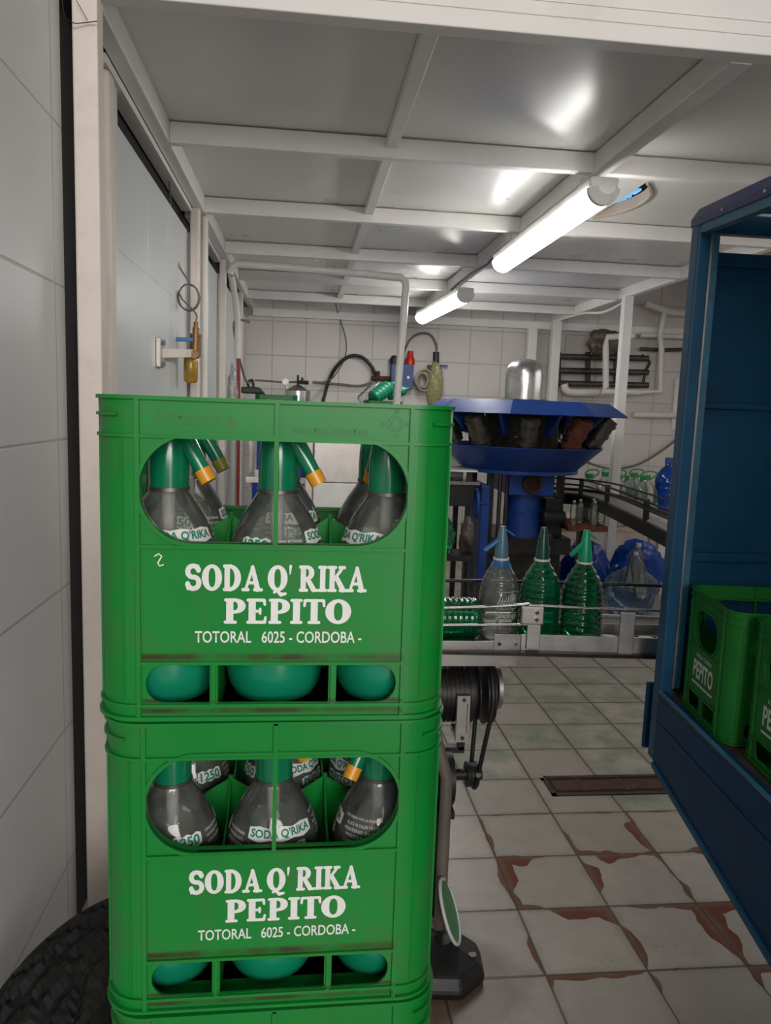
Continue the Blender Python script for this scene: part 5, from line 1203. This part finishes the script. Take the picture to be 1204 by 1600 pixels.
# green crate with lying bottles, behind
zs2 = at(590, 626, Y=7.6).z - CH
cx2 = at(600, 626, Y=7.6).x
sh2 = thing('crate_stand', 'grey stand carrying a green crate by the back wall', 'stand', (cx2, 7.75, 0), 0, None, True)
obj('stand_top', MB().box((cx2-0.25, 7.55, zs2-0.03), (cx2+0.25, 7.95, zs2)), M['steel_dull'], sh2)
mb = MB()
for x in (cx2-0.22, cx2+0.22):
    for y in (7.58, 7.92): mb.bar((x, y, 0), (x, y, zs2-0.03), 0.03, 0.03)
obj('legs', mb, M['steel_dull'], sh2)
make_crate('green crate heaped with bottles below the blue control box', (cx2, 7.75, zs2+0.001), 0, 'green crates in the background')
def lying(label, px, py, Y, r, L, m_, rot):
    p = at(px, py, Y=Y); mb = MB(); mb.lathe([(0, -L/2), (r*0.8, -L/2), (r, -L/2+0.02)] + [(r + 0.003*math.sin(k*1.5), -L/2+0.02+(L*0.7)*k/20) for k in range(21)] + [(r*0.4, L/2-0.03), (r*0.35, L/2), (0, L/2)], 20, Matrix.Rotation(rot[0], 4, 'Z') @ Matrix.Rotation(rot[1], 4, 'Y'))
    o = obj('plastic_bottle', mb, M[m_], smooth=60); o.location = p; return tag(o, label, 'bottle', 'bottles heaped in the back crate')
lying('green bottle lying tilted on top of the back crate', 598, 611, 7.75, 0.075, 0.30, 'cup_green', (0.5, 1.0))
lying('clear bottle lying on the left of the back crate', 578, 612, 7.8, 0.055, 0.28, 'pet_clear', (0.3, 0.8))
lying('green bottle behind the pipe on the back crate', 622, 613, 7.85, 0.05, 0.24, 'cup_green', (-0.4, 1.2))

# ------------------------------------------------------------------ pipes and fittings along the left wall
pipe('white pipe run along the beam and down in front of the back wall', [at(358, 428, Y=6.0), at(362, 416, Y=6.0), at(372, 412, Y=6.0), at(450, 418, Y=6.02), at(560, 427, Y=6.05), at(626, 434, Y=6.08), at(633, 440, Y=6.08), at(634, 450, Y=6.08), at(624, 570, Y=6.08), at(617, 660, Y=6.08), at(606, 860, Y=6.08), at(598, 985, Y=6.08)], 0.030, 'pvc', 'water_pipe', 'pipe', 12)
pipe('white downpipe beside the second cream post on the left', [(-0.575, 4.62, 2.70), (-0.575, 4.62, 0.0)], 0.022, 'pvc', 'downpipe', 'pipe', 12)
pipe('white downpipe with red hose near the back left corner', [at(361, 430, Y=6.1), at(368, 470, Y=6.3), at(371, 505, Y=6.4), at(371, 560, Y=6.4)], 0.026, 'pvc', 'downpipe', 'pipe', 12)
p = at(373, 515, Y=6.45); pipe('red hose hanging below the short white downpipe', [(p.x, 6.45, p.z), (p.x+0.005, 6.45, p.z-0.9), (p.x+0.002, 6.45, 0.0)], 0.014, 'redhose', 'hose', 'hose', 8)
pipe('thin dark cable hanging in the back left corner', [at(390, 503, Y=6.45), at(368, 500, Y=6.4), at(366, 520, Y=6.4), at(374, 560, Y=6.5), at(384, 595, Y=6.7), at(392, 598, Y=6.85)], 0.009, 'wire', 'cable', 'cable', smooth_it=True)
lump('plastic_bag', 'clear crumpled bag hanging at the left wall beside the red hose', 'bag', (at(363, 640, Y=6.3).x, 6.3, at(363, 655, Y=6.3).z), 0.04, 0.05, 0.22, M['bag_white'], 41, 0.2)
# filter regulator with bracket
fr = thing('air_filter', 'amber air filter with blue lever on the left wall bracket', 'air filter', (-0.60, 4.30, 1.75), 0, None, True)
F = lambda px, py, Y=4.30: at(px, py, Y=Y)
mb = MB(); p = F(258, 552, 3.62); mb.box((-0.645, 3.52, F(258, 575, 3.6).z), (-0.625, 3.62, F(258, 530, 3.6).z)); obj('wall_plate', mb, M['steel_dull'], fr, bevel=0.003)
mb = MB(); mb.bar((-0.63, 3.57, F(262, 553, 3.6).z), F(303, 552, 4.1), 0.012, 0.040); obj('bracket_arm', mb, M['cream'], fr, bevel=0.002)
for py in (536, 569): q = F(260, py, 3.57); obj('bolt', MB().cyl((-0.626, 3.57, q.z), (-0.612, 3.57, q.z), 0.012, 10), M['steel'], fr)
pb = F(298, 577, 4.1); S_ = Matrix.Translation((pb.x, 4.1, 0))
mb = MB(); mb.lathe([(0, F(298, 599, 4.1).z), (0.026, F(298, 598, 4.1).z), (0.036, F(298, 594, 4.1).z), (0.036, F(298, 560, 4.1).z), (0.030, F(298, 556, 4.1).z)], 20, S_); obj('filter_bowl', mb, M['amber'], fr, smooth=50)
pb2 = F(306, 540, 4.1)
mb = MB(); mb.cyl((pb2.x-0.004, 4.1, F(306, 556, 4.1).z), (pb2.x, 4.1, F(306, 522, 4.1).z), 0.030, 16); mb.cyl((pb2.x, 4.1, F(306, 522, 4.1).z), (pb2.x, 4.1, F(306, 512, 4.1).z), 0.018, 14); mb.cyl((pb2.x, 4.1, F(306, 512, 4.1).z), (pb2.x, 4.1, F(306, 503, 4.1).z), 0.012, 12); mb.cyl((pb2.x, 4.03, F(308, 555, 4.1).z), (pb2.x, 4.10, F(308, 555, 4.1).z), 0.022, 14); obj('brass_body', mb, M['brass'], fr, smooth=40)
mb = MB(); mb.bar(F(276, 530, 4.08), F(302, 531, 4.08), 0.02, 0.020); obj('blue_lever', mb, M['blue_head'], fr, bevel=0.004)
# air line with coil above it
pts = [(-0.640, 3.85, 2.70), F(268, 350, 4.1), F(278, 410, 4.15), F(295, 440, 4.15)]
cc = F(296, 466, 4.15)
coil = [cc + Vector((0.052*math.sin(a), 0.0, 0.066*math.cos(a))) for a in [2*PI*k/16 for k in range(0, 30)]]
coil = [q + Vector((0, -0.002*i, 0)) for i, q in enumerate(coil)]
mb = MB(); mb.tube(smooth_path([Vector(pts[0])] + pts[1:] , 6) + coil + smooth_path([coil[-1] + Vector((0.02, 0, -0.04)), F(306, 490, 4.1), F(306, 503, 4.1)], 4), 0.0045, 6)
tag(obj('air_line', mb, M['wire'], smooth=60, origin=pts[0]), 'thin grey air line coiled above the amber filter on the left wall', 'air line')
# wire on the first post
mb = MB(); mb.tube(smooth_path([at(97, 0, Y=2.2), at(101, 25, Y=2.2), at(115, 36, Y=2.21), at(135, 35, Y=2.22), at(152, 33, Y=2.215)], 6), 0.0014, 6); mb.tube(smooth_path([at(119, 0, Y=2.215), at(128, 16, Y=2.215), at(137, 32, Y=2.215)], 6), 0.0010, 6)
tag(obj('tie_wire', mb, M['darksteel'], smooth=60, origin=at(115, 36, Y=2.21)), 'bent dark wire around the top of the first cream post', 'wire')

# ------------------------------------------------------------------ ceiling lamps
def lamp(label, x, yc, L, z, rz, R=0.072):
    t = thing('fluorescent_lamp', label, 'ceiling lamp', (x, yc, z), rz, 'fluorescent ceiling lamps')
    y0, y1 = -L/2, L/2
    def half(a, b_, za): return [(a*math.cos(PI*k/14), za - b_*math.sin(PI*k/14)) for k in range(15)]
    def prism(mb, secs):
        rows = []
        for y, a, b_ in secs: rows.append([mb.bm.verts.new((px, y, pz)) for px, pz in half(a, b_, 0.0)])
        n = 15
        for A_, B2 in zip(rows, rows[1:]):
            for k in range(n): mb.bm.faces.new([A_[k], A_[(k+1) % n], B2[(k+1) % n], B2[k]])
        mb.bm.faces.new(rows[0]); mb.bm.faces.new(rows[-1][::-1])
    mb = MB(); mb.box((-R*0.9, y0+0.03, 0.0), (R*0.9, y1-0.03, 0.045)); obj('housing', mb, M['whiteplastic'], t, bevel=0.008)
    mb = MB(); prism(mb, [(y0+0.06, R, R), (y1-0.06, R, R)]); obj('diffuser', mb, M['tube'], t, smooth=40)
    for sg, ya in ((1, y0), (-1, y1)):
        mb = MB(); prism(mb, [(ya, R*0.55, R*0.5), (ya+sg*0.035, R*1.03, R*1.03), (ya+sg*0.06, R*1.03, R*1.03)]); obj('end_cap', mb, M['whiteplastic'], t, smooth=40)
    for yy in (y0+0.3, y1-0.3): obj('hanger', MB().bar((0, yy, 0.045), (0, yy, 0.115), 0.03, 0.02), M['steel_dull'], t)
    return t
lamp('lit fluorescent lamp nearer the camera, hanging under the main beam', 1.222, 4.06, 1.74, 2.60, 0.0, 0.066)
lamp('lit fluorescent lamp farther back, hanging under the main beam', 1.225, 7.05, 1.74, 2.60, 0.06)
# rim of the curved ceiling opening, with self-glowing blue strips standing for sky light
t = thing('vent_opening', 'curved ceiling opening with cream rim beside the near lamp', 'vent', (1.63, 4.12, 2.79), 0, None, True)
mb = MB(); n = len(SEG)
out = [(1.225 + 0.552*math.cos(math.radians(40.5 - 81.0*k/24)), 4.12 + 0.552*math.sin(math.radians(40.5 - 81.0*k/24))) for k in range(25)]
for k in range(n-1): mb.hexa([(*SEG[k], 2.786), (*out[k], 2.786), (*out[k+1], 2.786), (*SEG[k+1], 2.786), (*SEG[k], 2.85), (*out[k], 2.85), (*out[k+1], 2.85), (*SEG[k+1], 2.85)])
obj('rim', mb, M['rim_brown'], t, smooth=40)
obj('dark_backing', MB().box((1.50, 3.80, 2.875), (1.90, 4.90, 2.885)), M['gap'], t)  # near-black sheet standing for the darkness above the opening
for y0, y1 in ((4.12, 4.20), (4.24, 4.27), (4.31, 4.46)): obj('sky_glow_strip', MB().box((1.69, y0, 2.86), (1.765, y1, 2.872)), M['skygap'], t)
pipe('thin conduit along the main beam between the two lamps', [(1.225, 5.0, 2.69), (1.225, 5.3, 2.66), (1.225, 5.8, 2.685), (1.225, 6.6, 2.68)], 0.007, 'darksteel', 'conduit', 'conduit', 8)

# ------------------------------------------------------------------ floor drain and tray
dr = thing('floor_drain', 'long rusty floor drain grate in the tiles beside the truck', 'drain', (1.45, 3.17, 0.0), 0, None, True)
x0, x1, ya, yb = 1.125, 2.3, 3.085, 3.265
obj('channel', MB().box((x0+0.02, ya+0.02, 0.0005), (x1-0.02, yb-0.02, 0.002)), M['gap'], dr)  # flat near-black sheet on the floor, painting the shade of the hollow
mb = MB()
for a_, b_ in (((x0, ya), (x1, ya+0.022)), ((x0, yb-0.022), (x1, yb)), ((x0, ya), (x0+0.022, yb)), ((x1-0.022, ya), (x1, yb))): mb.box((*a_, 0.0), (*b_, 0.005))
obj('frame', mb, M['rust'], dr)
mb = MB(); mb.box((x0+0.035, ya+0.045, 0.002), (x1-0.03, yb-0.045, 0.004))
for k in range(6): mb.box((x0+0.2*k+0.15, ya+0.03, 0.002), (x0+0.2*k+0.17, yb-0.03, 0.0055))
obj('grate', mb, M['rust'], dr)
p0, p1 = at(985, 1052, Z=0.0), at(1060, 1035, Z=0.0)
mb = MB(); mb.box((p0.x, 5.0, 0.0), (p0.x+0.5, 5.35, 0.045)); o = tag(obj('plastic_tray', mb, M['clay'], bevel=0.012, origin=(p0.x+0.25, 5.15, 0)), 'flat red brown tray on the tiles beyond the conveyor', 'tray')
mb = MB(); rr = random.Random(2)
for k in range(5): mb.box((1.10+rr.uniform(0, 0.04), 3.19+rr.uniform(0, 0.06), 0.0), (1.115+rr.uniform(0, 0.03), 3.21+rr.uniform(0, 0.05), 0.006))
tag(obj('broken_tile_crumbs', mb, M['rope'], origin=(1.11, 3.22, 0)), 'pale crumbs of broken tile at the left end of the floor drain', 'crumbs')

for o in bpy.data.objects:
    if '_w' in o: del o['_w']
